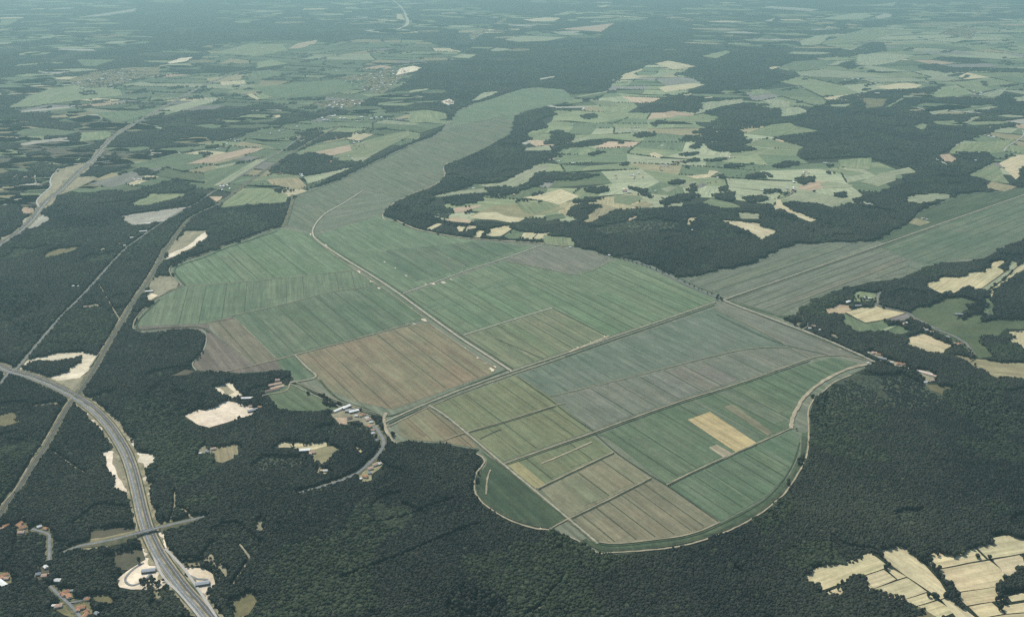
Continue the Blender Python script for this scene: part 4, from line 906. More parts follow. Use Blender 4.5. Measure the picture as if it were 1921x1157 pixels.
def house_proto(kind, roof, parts):
    key = (kind, roof, parts)
    if key in PROTO: return PROTO[key]
    bw, br_ = bmesh.new(), bmesh.new(); wall = M_PLASTER
    if kind == 'house': gable(bw, br_, 0, 0, 15, 9, 3.6, 2.3); chim = (3.5, .9)
    elif kind == 'ell': gable(bw, br_, 0, 0, 17, 9, 3.7, 2.4); gable(bw, br_, -4.5, -6.2, 9, 7.5, 3.3, 2.0, R(90)); chim = (5, 1)
    elif kind == 'cottage': gable(bw, br_, 0, 0, 10, 7.5, 3.3, 2.0); chim = (2.5, .8)
    elif kind == 'shed': gable(bw, br_, 0, 0, 30, 11, 4.2, 1.7); chim = None; wall = M_WALLD
    elif kind == 'hut': gable(bw, br_, 0, 0, 7, 5, 2.6, 1.0); chim = None
    elif kind == 'long': gable(bw, br_, 0, 0, 42, 9, 3.2, 1.5); chim = None
    wm = mesh_of(bw, kind); rm = mesh_of(br_, 'roof'); wm.materials.append(wall); rm.materials.append(ROOFS[roof])
    if chim and parts:
        bm = bmesh.new(); box_into(bm, (chim[0], chim[1], 6.0), (.9, .9, 2.6)); cm = mesh_of(bm, 'chimney'); cm.materials.append(M_TILEP)
    else: cm = None
    wins = None
    if parts and kind in ('house', 'ell', 'cottage'):
        l, w = {'house': (15, 9), 'ell': (17, 9), 'cottage': (10, 7.5)}[kind]; wins = []
        for sx_ in (-.3, .02, .33):
            bm = bmesh.new(); box_into(bm, (sx_ * l, w / 2 + .02, 1.9), (1.3, .12, 1.3)); m2 = mesh_of(bm, 'window'); m2.materials.append(M_GLASS); wins.append(('window', m2))
        bm = bmesh.new(); box_into(bm, (.18 * l, -w / 2 - .02, 1.1), (1.1, .12, 2.2)); m2 = mesh_of(bm, 'door'); m2.materials.append(M_WALLD); wins.append(('door', m2))
    elif parts and kind in ('shed', 'long'):
        bm = bmesh.new(); box_into(bm, ((15 if kind == 'shed' else 21) + .02, 0, 1.7), (.12, 4, 3.4)); m2 = mesh_of(bm, 'door'); m2.materials.append(M_GLASS); wins = [('door', m2)]
    PROTO[key] = (wm, rm, cm, wins); return PROTO[key]
NAME = {'house': 'house', 'ell': 'house', 'cottage': 'cottage', 'shed': 'barn', 'hut': 'shed', 'long': 'long_shed'}
def house(x, y, kind, roof, label, yaw=None, group=None, parts=True, sc=1.0, world=None):
    X_, Y_ = world or at(x, y + 1.2, 2.0); wm, rm, cm, wins = house_proto(kind, roof, parts)
    HOUSE_XY.append((X_, Y_, {'long': 24, 'shed': 18}.get(kind, 12) * sc))
    o = link(NAME[kind], wm); o.location = (X_, Y_, 1.6); o.rotation_euler = (0, 0, R(random.uniform(-30, 30) if yaw is None else yaw)); o.scale = (sc, sc, sc)
    tag(o, label, {'barn': 'barn', 'shed': 'shed', 'long_shed': 'shed'}.get(NAME[kind], 'house'), group)
    r = link('roof', rm, parent=o)
    if cm: link('chimney', cm, parent=r)
    for nm, m2 in wins or []: link(nm, m2, parent=o)
    return o
NEAR = """
122,1111 ell O 40|large orange roofed house above the lane junction at the bottom left
129,1118 house O -50|orange roofed house touching the large house above the lane junction
164,1123 cottage O 10|small orange roofed house at the right end of the side lane
110,1136 house P 20|faded pink roofed house left of the lane junction
101,1135 hut W 0|tiny white roofed shed left of the faded pink roofed house
152,1139 ell O 15|orange roofed house right of the lane below the junction
162,1146 cottage O 60|orange roofed cottage tucked behind the orange house below the junction
160,1154 house O 80|orange roofed house cut off by the bottom edge below the lane junction
182,1150 cottage S -30|grey roofed cottage apart from the orange roofs in the bottom left woods
134,1107 hut S 10|grey shed behind the large orange roofed house
12,986 house O 30|orange roofed house near the left edge above the lane
1,992 house P 10|pale roofed house cut off by the left edge above the lane
36,983 ell O 70|orange roofed house, upper one of the close trio by the left edge
43,989 house O 30|orange roofed house, right one of the close trio by the left edge
40,998 house P 5|long pale roofed house, lowest of the close trio by the left edge
74,987 cottage W 30|white roofed cottage at the top of the winding lane
86,991 cottage O -20|orange roofed cottage right of the white one at the top of the winding lane
7,1079 ell O 40|orange roofed house in the small clearing at the left edge
13,1084 cottage P 0|pale roofed cottage right of the orange house in the left edge clearing
4,1094 shed W -35|long white roofed barn at the left edge below the orange house
72,1076 cottage S 20|grey roofed cottage, leftmost of the loose row above the lane junction
85,1079 house P 10|faded roofed house in the middle of the loose row above the lane junction
109,1088 house W 0|white roofed house standing alone at the right of the loose row
86,1063 cottage W -40|white roofed cottage beside the broken pale lane in the woods
279,1070 shed S 12|grey roofed service building in the sandy rest area left of the motorway
380,1094 shed S 14|grey roofed service building in the sandy rest area right of the motorway
637,767 long W 47|bright white greenhouse roof at the left of the village by the sluice
650,763 shed W 47|pale barn just right of the bright white greenhouse
657,770 shed S 5|grey roofed barn with dark front below the white greenhouse
680,777 ell O 10|big orange roofed house in the middle of the village by the sluice
691,786 house P 30|faded roofed house beside the round yard in the village by the sluice
696,791 cottage W 5|white roofed cottage at the edge of the round yard by the sluice
693,799 house O -40|orange roofed house near the road bend below the round yard
700,806 cottage P 10|faded roofed cottage between the orange house and the road bend
699,812 cottage W 40|white roofed cottage, lowest of the village by the sluice
669,779 cottage W -5|white roofed cottage left of the big orange roofed house
656,783 house B 30|brown roofed house left of the village yard
707,825 cottage S 60|grey roofed cottage left of the curving road below the village
704,871 house P 30|faded roofed house at the upper end of the roadside clearing
712,869 cottage W 50|white roofed cottage at the right end of the roadside clearing
695,878 house P 25|faded roofed house in the middle of the roadside clearing
685,893 house O -20|orange roofed house at the lower end of the roadside clearing
677,897 hut W 60|small white shed below the orange house in the roadside clearing
693,886 cottage S 10|grey roofed cottage in the middle of the roadside clearing
586,848 ell P 5|pale roofed farmhouse in the corner of the tan meadow
572,844 shed W 8|long white roofed barn left of the pale farmhouse by the meadow
611,882 cottage W 0|white roofed cottage below the tan meadow
400,841 house P 20|pale roofed house at the left of the olive clearing
389,846 cottage S -10|grey roofed cottage left of the pale house by the olive clearing
376,849 hut W 0|small white shed left end of the row by the olive clearing
464,746 long W 6|long white roofed shed between the two quarry pits
474,769 shed S 30|grey roofed shed at the right end of the big sand quarry
516,720 long P 27|long faded red roofed shed, upper of three by the marsh corner
520,726 long P 27|long faded red roofed shed, middle of three by the marsh corner
512,731 long B 27|long brown roofed shed, lowest of three by the marsh corner
521,712 house P 0|pale roofed house behind the three long sheds
1590,566 shed W 35|big white roofed barn between the wood and the pink field
1627,559 shed W -20|white roofed barn among the farm trees above the straw field
1634,563 cottage W 30|small white roofed farm building at the right of the farm trees
1610,573 shed S 5|grey green roofed shed at the lower edge of the farm trees
1694,606 ell P 20|pale roofed house at the top of the hamlet row beside the lane
1702,605 cottage W -30|white roofed cottage right of the top house of the hamlet
1714,598 house O 20|orange roofed house where the lane leaves the straw field
1730,616 ell P 20|pale roofed house left of the lane in the middle of the hamlet
1738,618 cottage W 0|white roofed cottage in the middle of the hamlet
1748,622 house P -20|faded roofed house beside the lane above the round straw field
1757,616 cottage S 20|grey roofed cottage at the lane fork
1776,632 house W 20|white roofed house below the lane fork
1790,643 cottage P 10|faded roofed cottage left of the orange house on the lower lane
1799,644 ell O 0|orange roofed house at the lower end of the lane
1798,589 shed S -5|long grey roofed barn alone in the green meadows
1628,661 cottage W -20|white roofed cottage above the road at the right marsh corner
1640,661 ell P -20|pale roofed house above the road at the right marsh corner
1648,664 house O -20|orange roofed house right of the pale one above the marsh road
1654,672 shed S -25|grey roofed barn right beside the road at the marsh corner
1628,680 cottage W 30|white roofed cottage in the angle of dyke and road
1672,679 cottage W -20|small white roofed house between two orange roofed groups by the road
1686,681 ell O -20|large orange roofed house near the end of the marsh road
1694,683 house O 20|orange roofed house right behind the large one near the end of the marsh road
1702,690 hut W -20|small white shed beyond the last orange roofs by the road
1526,611 house P -10|pale roofed house under the trees beside the looping lane
1519,615 cottage W -10|white roofed cottage between the marsh road and the looping lane
1537,618 cottage W 20|white roofed cottage right of the looping lane
1731,697 long P -40|long pale roofed shed, left of three at the lower right road end
1737,699 long W -40|long white roofed shed, middle of three at the lower right road end
1744,702 long P -40|long pale roofed shed, right of three at the lower right road end
1748,713 house P 10|faded roofed house below the three long sheds
1736,716 cottage W 0|white roofed cottage left of the faded house below the long sheds
268,433 long W 20|big white roofed warehouse beside the left road
250,445 shed W 25|white roofed warehouse below the big one beside the left road
279,419 shed W 5|white roofed warehouse above the big one beside the left road
226,457 house O -20|orange roofed house at the left end of the roadside works
234,460 cottage W 10|white cottage right of the orange house by the roadside works
138,536 cottage W 0|white cottage, left of a pair alone in the western forest
148,536 cottage W 30|white cottage, right of a pair alone in the western forest
161,575 house P 0|pale house in a forest gap between the two straight lines
280,546 shed W 10|white shed by the old pit beside the railway
1042,459 cottage P 0|pale roofed cottage, left of the row at the marsh's top road end
1056,461 house O -10|orange roofed house, middle of the row at the marsh's top road end
1070,463 cottage W -10|white cottage, right of the row at the marsh's top road end
1143,478 cottage W -20|white cottage under the trees of the upper marsh edge
1731,409 ell P 0|pale farmhouse on the meadow above the right marsh arm
1738,411 cottage W 20|white cottage right of the pale farmhouse above the right marsh arm
1628,382 shed W 10|white barn alone in the dark eastern wood
1548,305 shed W 0|white barn beside the green eastern fields
888,353 house W 0|white farmhouse at the edge of the central wood
1185,410 cottage W 20|white cottage by the pink field behind the central wood
470,761 cottage P 10|pale roofed office at the upper right corner of the big sand quarry
489,763 house O -10|orange roofed house in the trees right of the big sand quarry
664,771 shed W 30|white roofed barn at the right end of the greenhouse row
688,783 cottage W 20|white roofed cottage at the left of the round yard by the sluice
1297,431 house W 10|white farmhouse in the gap of the central wood
"""
for l in NEAR.strip().splitlines():
    head, lab = l.split('|'); p, kind, roof, yaw = head.split(); x, y = map(float, p.split(','))
    d_ = at(x, y)[1]; house(x, y, kind, roof, lab, float(yaw), parts=d_ < 4300)
# hamlets and villages far off: small houses that nothing in the photo tells apart
VILL = """
16|small pale house in the hamlet strung along the lane in the central fields|houses of the central lane hamlet|1178,330 1196,322 1232,313 1252,300 1276,302 1268,314 1238,323 1214,330 1190,336
7|small house of the farm cluster among pale central meadows|houses of the central meadow farm|1184,237 1206,236 1206,246 1186,245
6|small house beside the forked lane below the crescent field|houses by the forked lane|1474,350 1490,349 1492,357 1476,358
6|small house at the eastern rim of the central fields|houses at the eastern field rim|1502,322 1516,321 1516,332 1502,331
5|small house in the grove below the big eastern clump|houses in the central grove|1364,288 1380,292 1376,298 1364,296
6|small house in the lane hamlet above the pale paired fields|houses above the paired fields|1168,350 1184,354 1182,362 1170,358
6|small house on the green edge above the crescent wood|houses above the central wood tip|1028,297 1056,296 1060,301 1032,303
9|small house of the orchard farm left of the narrow marsh arm|houses of the orchard farm|660,262 684,262 682,276 662,278
5|small house at the triangular wood left of the marsh|houses by the triangular wood|562,325 572,325 572,334 562,332
7|small house in the green hollow where two straight roads end|houses in the green hollow|412,344 434,348 432,354 410,358
5|small house on the grey field beside the motorway junction|houses on the grey field|248,334 264,336 262,346 250,345
8|small house by the dark road junction on the left|houses west of the junction|24,328 66,328 66,333 30,333
20|tiny house on the wooded slope above the left fields|houses of the left slope village|384,268 410,262 450,256 500,250 520,244 540,240 556,234 560,240 520,252 470,262 410,280 386,284
44|tiny pale house packed in the far left village|houses of the far left village|128,150 170,136 230,128 300,126 300,140 250,150 220,160 150,170
60|tiny pale house packed in the village beyond the upper fields|houses of the upper village|632,148 724,132 770,126 788,128 754,144 732,166 714,178 680,168 652,157
20|tiny house in the village below the tall white tower|houses below the white tower|584,193 654,186 686,190 656,204 600,200
16|tiny house in the scattered village under the upper wood|houses under the upper wood|590,220 634,214 700,216 736,208 734,222 680,228 600,231
8|tiny white house at the pale clearing left of the marsh arm's end|houses of the white clearing|826,192 842,187 857,192 844,197
7|tiny house in the hazy hamlet above the marsh arm's end|houses of the hazy hamlet|880,66 900,52 915,56 905,66 886,75
24|tiny house of the hazy town at the top right|houses of the top right town|1760,64 1780,54 1812,48 1832,58 1822,74 1790,68
9|tiny house scattered on the hazy slopes left of the top right town|houses of the top right slopes|1624,48 1660,66 1690,70 1720,60 1700,50 1660,44
8|tiny house in the hedged hamlet on the right hand fields|houses of the right hand hamlet|1584,150 1610,146 1640,144 1660,150 1650,158 1600,160
6|tiny house among fields under the right hand ridge|houses under the right hand ridge|1800,166 1816,168 1852,172 1846,180 1806,178
6|tiny house beside the pale eastern track|houses by the eastern track|1846,252 1862,256 1900,246 1900,252 1860,262
"""
for l in VILL.strip().splitlines():
    n, lab, grp, txt = l.split('|'); P = nums(txt); xs = [p[0] for p in P]; ys = [p[1] for p in P]; k = 0; got = []
    while k < int(n):
        x, y = random.uniform(min(xs), max(xs)), random.uniform(min(ys), max(ys))
        if not inside([x], [y], P)[0]: continue
        if any(abs(x - a_) < 2.4 and abs(y - b_) < 1.2 for a_, b_ in got) and random.random() < .9: continue
        got.append((x, y)); k += 1
        house(x, y, random.choice(['house', 'house', 'ell', 'cottage']), random.choices('OPWBS', [2, 4, 6, .6, .6])[0], lab, random.uniform(-90, 90), grp, parts=False, sc=1.1 if y > 230 else 1.7)
k = 0      # single farms all over the far country
while k < 70:
    y = 12 + 360 * random.random() ** 1.1; x = random.uniform(10, 1910); P = random.choice(farms[:6])
    if inside([x], [y], P)[0]:
        house(x, y, random.choice(['house', 'ell', 'cottage', 'shed']), random.choice('OPPWW'), 'isolated pale farmhouse among the far fields', random.uniform(-90, 90), 'lone farms of the far fields', parts=False, sc=1.0 if y > 230 else 1.5); k += 1
# the tall white tower over the far village
bm = bmesh.new(); bmesh.ops.create_cone(bm, cap_ends=True, segments=12, radius1=4.2, radius2=3.2, depth=34, matrix=Matrix.Translation((0, 0, 17)))
tw = link('water_tower', mesh_of(bm, 'water_tower'), M_SHEET); X_, Y_ = at(624, 192); tw.location = (X_, Y_, 1)
tag(tw, 'tall white tower rising above the far village roofs', 'tower')
bm = bmesh.new(); bmesh.ops.create_cone(bm, cap_ends=True, segments=16, radius1=4.5, radius2=8, depth=7, matrix=Matrix.Translation((0, 0, 37.4))); link('tank', mesh_of(bm, 'tank'), M_SHEET, tw)

# ------------------------------------------------------------------ forest: which points of the ground carry trees
def tree_kind(X, Y, hz):
    """0 open, 1 wood, 2 scrub for ground points; hz is the tree height, a crown may not lean over a clearing's far side"""
    wx, wy = 10 * np.sin(X / 23 + 2 * np.sin(Y / 31)) + rng.normal(0, 3, X.shape), 12 * np.sin(Y / 19 + 2 * np.sin(X / 37)) + rng.normal(0, 3, X.shape)
    bx, by = pix(X + wx, Y + wy, 0.0); tx, ty = pix(X + wx, Y + wy, hz * .72)
    K = np.ones(X.shape, np.int8)
    def test(P, both=True):
        xs = [p[0] for p in P]; ys = [p[1] for p in P]
        sel = (bx > min(xs)) & (bx < max(xs)) & (by > min(ys)) & (ty < max(ys)); r = np.zeros(X.shape, bool)
        ii = np.nonzero(sel)[0]
        if len(ii):
            a = inside(bx[ii], by[ii], P)
            if both: a |= inside(tx[ii], ty[ii], P)
            r[ii] = a
        return r
    for P in farms: K[test(P)] = 0
    for op, P in mask_ops:
        if op == 'clear': K[test(P)] = 0
        elif op == 'wood': K[test(P, False)] = 1
        else: K[test(P, False)] = 2
    K[test(marsh_px)] = 0
    for P, w in road_px + [(nums(a_), b_) for a_, b_ in GULLIES]:
        g = np.array(smooth(W(P), 3)); r = w / 2 + 3
        sel = np.nonzero((X > g[:, 0].min() - r) & (X < g[:, 0].max() + r) & (Y > g[:, 1].min() - r - 20) & (Y < g[:, 1].max() + r))[0]
        if not len(sel): continue
        for (a, b) in zip(g[:-1], g[1:]):
            d = b - a; L2 = max((d * d).sum(), 1e-6); px_, py_ = X[sel] - a[0], Y[sel] - a[1]
            t = np.clip((px_ * d[0] + py_ * d[1]) / L2, 0, 1); dist = np.hypot(px_ - t * d[0], py_ - t * d[1])
            K[sel[dist < r]] = 0
            py2 = py_ + hz[sel] * .25; t = np.clip((px_ * d[0] + py2 * d[1]) / L2, 0, 1)
            K[sel[np.hypot(px_ - t * d[0], py2 - t * d[1]) < r * .6]] = 0
    for hx, hy, r in HOUSE_XY:
        sel = np.nonzero((abs(X - hx) < r + 6) & (Y > hy - 160) & (Y < hy + r))[0]
        if not len(sel): continue
        d1 = np.hypot(X[sel] - hx, Y[sel] - hy); d2 = np.hypot(X[sel] - hx, Y[sel] + hz[sel] * .8 * hy / H - hy)
        ym = Y[sel]; btw = (abs(X[sel] - hx) < r * .8) & (ym < hy) & (Y[sel] + hz[sel] * .8 * hy / H > hy)
        K[sel[(d1 < r) | (d2 < r * .7) | btw]] = 0
    return K
def scatter():
    out = []; d = 1150.0
    while d < 34000:
        s = max(5.6, d / 440); dep = math.atan2(H, d); sy = s * min(2.6, max(1.0, .33 / math.sin(dep))) * (.92 if d < 3000 else 1)
        d2 = d + max(sy * 4, d * .05); d2 = d + max(1, round((d2 - d) / sy)) * sy
        hw = d * 0.60 + 520; nx = int(2 * hw / s); ny = max(1, int(round((d2 - d) / sy)))
        jx, jy = np.meshgrid(np.arange(nx), np.arange(ny)); sh = (jy % 2) * .5
        X = -hw + (jx + sh + rng.uniform(-.38, .38, jx.shape)) * s; Y = d + (jy + rng.uniform(.1, .9, jx.shape)) * sy
        out.append(np.stack([X.ravel(), Y.ravel(), np.full(X.size, s)], 1)); d = d2
    return np.concatenate(out)
PTS = scatter()
def fbm(X, Y, sc, seed=0):
    v = 0
    for k, (f, a) in enumerate(((1, 1), (2.1, .5), (4.3, .25))):
        th = seed + k * 1.3; u, w = X * math.cos(th) + Y * math.sin(th), -X * math.sin(th) + Y * math.cos(th)
        v = v + a * np.sin(u / sc * f + 1.7 * np.sin(w / sc * f * .7 + k)) * np.cos(w / sc * f * 1.1 + seed)
    return v
X, Y, S = PTS[:, 0], PTS[:, 1], PTS[:, 2]
hz = 12.5 + 2.6 * fbm(X, Y, 120, 2) + rng.normal(0, .9, X.shape); hz = np.clip(hz, 6, 20)
K = tree_kind(X, Y, hz)
keep = (K == 1) | ((K == 2) & (rng.random(X.shape) < .5))
# thin places and young stands
thin = (fbm(X, Y, 210, 5) > .95) & (rng.random(X.shape) < .5); keep &= ~thin
far = (Y > 11500) & (fbm(X, Y * .6, 420, 1) > .62); keep &= ~far
X, Y, S, hz, K = X[keep], Y[keep], S[keep], hz[keep], K[keep]
hz = np.where(K == 2, hz * .35, hz); S = np.where(K == 2, S * .75, S)
# stands: mostly pine, some broadleaf with rounder, uneven crowns, some young plantations and felled blocks grown over
st = fbm(X, Y, 170, 8); leafy = (st > .55) & (rng.random(X.shape) < .85) | (rng.random(X.shape) < .06)
young = (fbm(X + 900, Y, 135, 11) > .95) & (Y < 9000); hz = np.where(young, hz * .42, hz)
S = np.where(leafy, S * rng.uniform(.8, 1.45, X.shape), np.where(young, S * .7, S)); hz = np.where(leafy, hz * rng.uniform(.75, 1.15, X.shape), hz)
kind_ = np.where(leafy, rng.integers(5, 9, X.shape), rng.integers(0, 5, X.shape))

# ------------------------------------------------------------------ crowns and the wood objects that carry them
def crown_mesh(name, seed, sub=2, flat=1.0, top=1.0):
    bm = bmesh.new(); bmesh.ops.create_icosphere(bm, subdivisions=sub, radius=1)
    for v in bm.verts:
        n = noise.noise(v.co * 1.9 + Vector((seed * 7.3, 0, 0))) * .30 + noise.noise(v.co * 4.1 + Vector((0, seed * 3.1, 0))) * .16
        v.co *= 1 + n
        if v.co.z < 0: v.co.x *= .78 + .1 * v.co.z; v.co.y *= .78 + .1 * v.co.z
        v.co.z = .56 + v.co.z * .46 * top
    me = bpy.data.meshes.new(name); bm.to_mesh(me); bm.free()
    for p in me.polygons: p.use_smooth = True
    return me
pool = bpy.data.collections.new('crown_pool')
for k in range(5):
    me = crown_mesh('pine_crown', k, 2, 1, random.uniform(.9, 1.1)); me.materials.append(M_PINE)
    o = bpy.data.objects.new('pine_crown', me); pool.objects.link(o)
pool_leaf = pool
for k in range(4):
    me = crown_mesh('wood_crown', k + 20, 2, 1, 1); me.materials.append(M_LEAF)
    o = bpy.data.objects.new('wood_crown', me); pool_leaf.objects.link(o)
def instancer(pool_):
    g = bpy.data.node_groups.new('trees_on_points', 'GeometryNodeTree')
    g.interface.new_socket('Geometry', in_out='INPUT', socket_type='NodeSocketGeometry'); g.interface.new_socket('Geometry', in_out='OUTPUT', socket_type='NodeSocketGeometry')
    gi, go = g.nodes.new('NodeGroupInput'), g.nodes.new('NodeGroupOutput')
    iop = g.nodes.new('GeometryNodeInstanceOnPoints'); ci = g.nodes.new('GeometryNodeCollectionInfo')
    ci.inputs['Collection'].default_value = pool_; ci.inputs['Separate Children'].default_value = True; ci.inputs['Reset Children'].default_value = True
    sc = g.nodes.new('GeometryNodeInputNamedAttribute'); sc.data_type = 'FLOAT_VECTOR'; sc.inputs['Name'].default_value = 'crown_size'
    rv = g.nodes.new('FunctionNodeRandomValue'); rv.data_type = 'FLOAT'; rv.inputs[3].default_value = 6.283
    cx = g.nodes.new('ShaderNodeCombineXYZ'); ri = g.nodes.new('GeometryNodeInputNamedAttribute'); ri.data_type = 'INT'; ri.inputs['Name'].default_value = 'crown_kind'
    L = g.links.new
    L(gi.outputs[0], iop.inputs['Points']); L(ci.outputs[0], iop.inputs['Instance']); iop.inputs['Pick Instance'].default_value = True
    L([o for o in ri.outputs if o.enabled][0], iop.inputs['Instance Index']); L(rv.outputs[1], cx.inputs[2]); L(cx.outputs[0], iop.inputs['Rotation'])
    L([o for o in sc.outputs if o.enabled][0], iop.inputs['Scale']); L(iop.outputs[0], go.inputs[0]); return g
GN = instancer(pool)
def wood_object(name, label, X, Y, Sx, Sz, kinds):
    if len(X) == 0: return
    me = bpy.data.meshes.new(name); me.vertices.add(len(X)); co = np.stack([X, Y, np.zeros(len(X)) + .2], 1).astype(np.float32)
    me.vertices.foreach_set('co', co.ravel())
    a = me.attributes.new('crown_size', 'FLOAT_VECTOR', 'POINT'); a.data.foreach_set('vector', np.stack([Sx, Sx, Sz], 1).astype(np.float32).ravel())
    o = link(name, me); md = o.modifiers.new('trees', 'NODES'); md.node_group = GN
    ka = me.attributes.new('crown_kind', 'INT', 'POINT'); ka.data.foreach_set('value', kinds.astype(np.int32))
    tag(o, label, 'forest', None, 'stuff')
bx, by = pix(X, Y, 0.0)
reg = np.full(X.shape, 8)
reg[by > 230] = 7
reg[(by > 225) & (bx > 745) & (bx < 1260)] = 6
reg[(by > 200) & (bx >= 1260)] = 5
reg[(by > 470) & (bx > 1400)] = 4
reg[(by > 700) & (bx > 1000)] = 3
reg[(by > 690) & (bx <= 1000)] = 2
reg[(by > 385) & (by <= 700) & (bx < 700)] = 1
reg[(by > 690) & (bx < np.interp(by, [690, 740, 830, 935, 1020, 1160], [0, 130, 225, 261, 288, 392]))] = 0
FOREST = {0: 'dark pine forest between the motorway and the left edge of the photo', 1: 'dark pine forest crossed by the railway west of the marsh', 2: 'dark pine forest in front of the marsh east of the motorway',
          3: 'dark scrubby forest south east of the curved marsh dyke', 4: 'dark woods round the straw fields right of the marsh', 5: 'dark hill woods beyond the right arm of the marsh',
          6: 'dark wood along the right bank of the narrow marsh arm', 7: 'dark forest beside the far motorway junction', 8: 'hazy far woods along the top of the photo'}
sx = S * rng.uniform(.58, .80, X.shape); near = (Y < 3600); sx = np.where(near, S * np.clip(rng.normal(.74, .14, X.shape), .48, 1.15), sx)
for k, lab in FOREST.items():
    s = reg == k; wood_object('forest', lab, X[s], Y[s], sx[s], hz[s], kind_[s])
hp = np.array(hedge_pts); hk = np.ones(len(hp), bool)
hbx, hby = pix(hp[:, 0], hp[:, 1], 0.0)
for op, P in mask_ops:
    if op == 'clear': hk &= ~inside(hbx, hby, P)
hk &= ~inside(hbx, hby, marsh_px); hp = hp[hk]
wood_object('hedge_foliage', 'dark hedges and small trees along the edges of the far small fields', hp[:, 0], hp[:, 1], hp[:, 2] * rng.uniform(3, 6.5, len(hp)), rng.uniform(4, 11, len(hp)), rng.integers(5, 9, len(hp)))
# ------------------------------------------------------------------ single trees
TREE = []
def tree_proto(k):
    bm = bmesh.new(); bmesh.ops.create_cone(bm, cap_ends=True, segments=7, radius1=.42, radius2=.16, depth=7, matrix=Matrix.Translation((0, 0, 3.5)))
    for i in range(4):
        an = i * 1.7 + k; m = Matrix.Translation((0, 0, 4.2 + .5 * i)) @ Matrix.Rotation(an, 4, 'Z') @ Matrix.Rotation(R(52), 4, 'Y') @ Matrix.Translation((0, 0, 1.4))
        bmesh.ops.create_cone(bm, cap_ends=True, segments=5, radius1=.16, radius2=.05, depth=2.8, matrix=m)
    tm = mesh_of(bm, 'tree'); tm.materials.append(M_BARK)
    rr = random.Random(k); bm = bmesh.new()
    for i in range(90):      # leaf clumps spread through the crown, with gaps between them
        th, ph, rad = rr.uniform(0, 6.28), math.acos(rr.uniform(-.75, 1)), rr.uniform(.45, 1) ** .6
        c = Vector((math.sin(ph) * math.cos(th) * 4.0, math.sin(ph) * math.sin(th) * 4.0, math.cos(ph) * 4.0)) * rad
        c *= 1 + .35 * noise.noise(c * .35 + Vector((k * 5, 0, 0)))
        s = rr.uniform(.7, 1.5)
        bmesh.ops.create_icosphere(bm, subdivisions=1, radius=s, matrix=Matrix.Translation(c + Vector((0, 0, 7.2))) @ Matrix.Rotation(rr.uniform(0, 3), 4, 'X') @ Matrix.Diagonal((1, 1, .7, 1)))
    cm = mesh_of(bm, 'crown'); cm.materials.append(M_LEAF if k % 2 else M_PINE); return tm, cm
for k in range(6): TREE.append(tree_proto(k))
def tree(x, y, label, group=None, hgt=11, wide=1.0):
    X_, Y_ = at(x, y, 1.5); tm, cm = random.choice(TREE); s = hgt / 11.2 * random.uniform(.85, 1.12)
    o = link('tree', tm); o.location = (X_, Y_, .6); o.rotation_euler = (0, 0, random.uniform(0, 6.28)); o.scale = (s * wide, s * wide, s)
    tag(o, label, 'tree', group); link('crown', cm, parent=o)
def trees_in(n, label, group, txt, hgt=10, wide=1.0):
    P = nums(txt); xs = [p[0] for p in P]; ys = [p[1] for p in P]; k = 0
    while k < n:
        x, y = random.uniform(min(xs), max(xs)), random.uniform(min(ys), max(ys))
        if inside([x], [y], P)[0]: tree(x, y, label, group, hgt, wide); k += 1
def trees_on(n, label, group, txt, hgt=10, wide=1.0):
    P = nums(txt); ln = [0]
    for a_, b_ in zip(P, P[1:]): ln.append(ln[-1] + math.hypot(b_[0] - a_[0], b_[1] - a_[1]))
    for k in range(n):
        f = ln[-1] * (k + random.uniform(.1, .9)) / n; tree(np.interp(f, ln, [p[0] for p in P]), np.interp(f, ln, [p[1] for p in P]) + random.uniform(-.8, .8), label, group, hgt, wide)
trees_in(34, 'dark tree in the grove beside the sandy rest area left of the motorway', 'trees of the left rest area', '262,1086 280,1081 296,1080 312,1092 318,1102 300,1106 280,1104 266,1100', 9)
trees_in(12, 'dark tree on the sandy ground right of the motorway rest area', 'trees of the right rest area', '384,1056 404,1064 410,1084 400,1074 386,1064 350,1066 352,1062', 8)
trees_in(14, 'dark tree on the pale slope above the right rest area', 'trees above the right rest area', '388,1040 412,1044 412,1062 396,1058', 8)
trees_on(26, 'dark roadside tree on the upper right rim of the marsh', 'trees along the upper right marsh road', '1120,476 1165,486 1200,496 1250,514 1300,538 1346,558', 9)
trees_in(7, 'dark tree in the clump at the road crossing', 'trees at the marsh road crossing', '1343,557 1352,555 1356,566 1346,570', 12)
trees_on(60, 'hedgerow tree on the left bank of the narrow marsh arm', 'trees along the left bank of the marsh arm', '560,356 606,338 660,318 690,302 768,270 808,252 832,236 846,222', 9)
trees_on(14, 'dark hedge tree on the rim of the narrow arm beyond the pale bend', 'trees along the far rim of the marsh arm', '850,212 880,200 904,190 940,178 976,166', 12)
trees_in(16, 'dark tree sheltering the farm above the straw field', 'trees round the farm above the straw field', '1600,556 1622,558 1640,566 1624,570 1606,566', 11)
trees_on(26, 'dark tree beside the hamlet lane on the right', 'trees along the right hand hamlet lane', '1660,602 1690,610 1720,606 1740,618 1764,630 1790,640 1812,650 1828,668', 9)
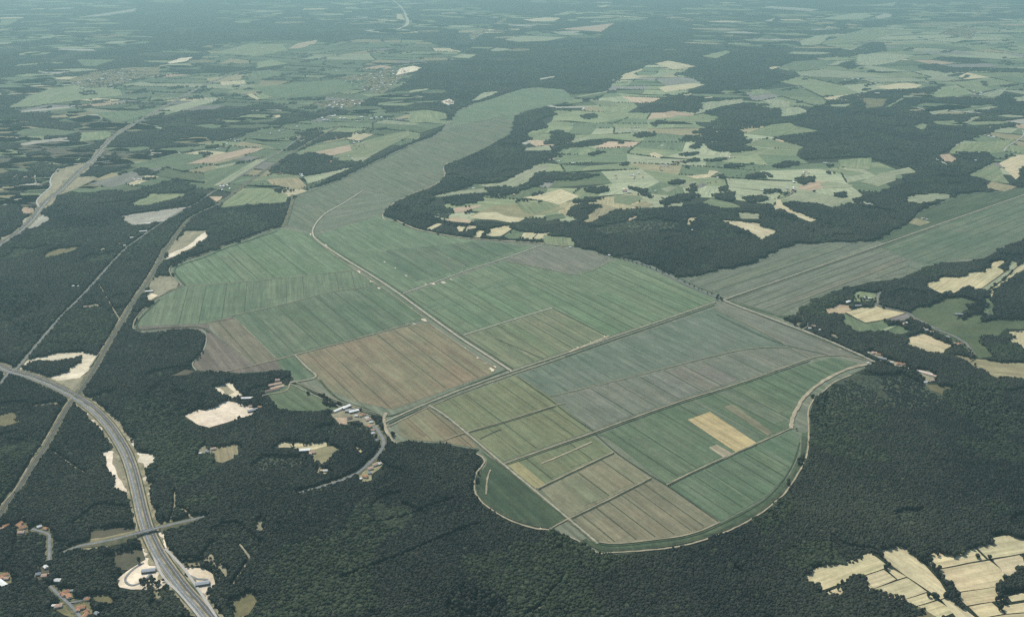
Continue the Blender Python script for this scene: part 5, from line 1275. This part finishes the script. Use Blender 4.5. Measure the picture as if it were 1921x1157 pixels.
trees_on(10, 'dark tree on the hedge between the round straw field and the hamlet', 'trees above the round straw field', '1704,620 1730,624 1756,636 1784,648', 8)
trees_in(8, 'dark tree round the orchard farm left of the marsh arm', 'trees of the orchard farm', '656,264 690,262 686,280 660,282', 9)
trees_on(14, 'dark hedge tree on the lane across the central fields', 'trees along the central lane', '1300,352 1330,345 1365,338 1392,328 1410,318 1436,310', 9)
trees_on(12, 'dark tree among the small straw fields above the marsh', 'trees among the small straw fields', '800,436 850,436 884,447 930,447 975,452 1010,451', 8)
trees_on(10, 'dark tree along the lane below the pale crescent', 'trees below the crescent field', '1376,366 1400,369 1430,370 1458,374', 8)
trees_on(8, 'dark tree in the hedge of the green field left of the marsh', 'trees left of the marsh corner', '456,352 480,348 505,344 525,350', 9)
tree(1729, 1147, 'lone dark tree at the wood tip between the lower right straw fields', None, 10)
tree(1494, 806, 'lone dark tree at the inner end of the curved sandy track', None, 7)
tree(574, 834, 'round dark tree, left of the pair in the yellow meadow', None, 11)
tree(581, 833, 'round dark tree, right of the pair in the yellow meadow', None, 11)
tree(1660, 1052, 'dark bush tree on the hedge between two straw fields', None, 7, 1.2)
tree(1572, 1098, 'dark hedge tree left of the wood among the straw fields', None, 7, 1.2)
# ------------------------------------------------------------------ haze
me = bpy.data.meshes.new('haze'); bm = bmesh.new(); bmesh.ops.create_cube(bm, size=1); bm.to_mesh(me); bm.free()
hz_o = link('haze', me); hz_o.scale = (124000, 98000, H + 40 + 1); hz_o.location = (0, 43500, (H + 40 - 1) / 2); hz_o['kind'] = 'stuff'
hz_o['label'] = 'pale blue summer haze thickening towards the far fields'
hm = bpy.data.materials.new('haze'); hm.use_nodes = True; t = hm.node_tree; t.nodes.clear()
o_ = t.nodes.new('ShaderNodeOutputMaterial'); v_ = t.nodes.new('ShaderNodeVolumePrincipled')
v_.inputs['Color'].default_value = (0.39, 0.61, 0.635, 1); v_.inputs['Density'].default_value = 5.6e-5; v_.inputs['Anisotropy'].default_value = 0.25
t.links.new(v_.outputs[0], o_.inputs['Volume']); me.materials.append(hm)
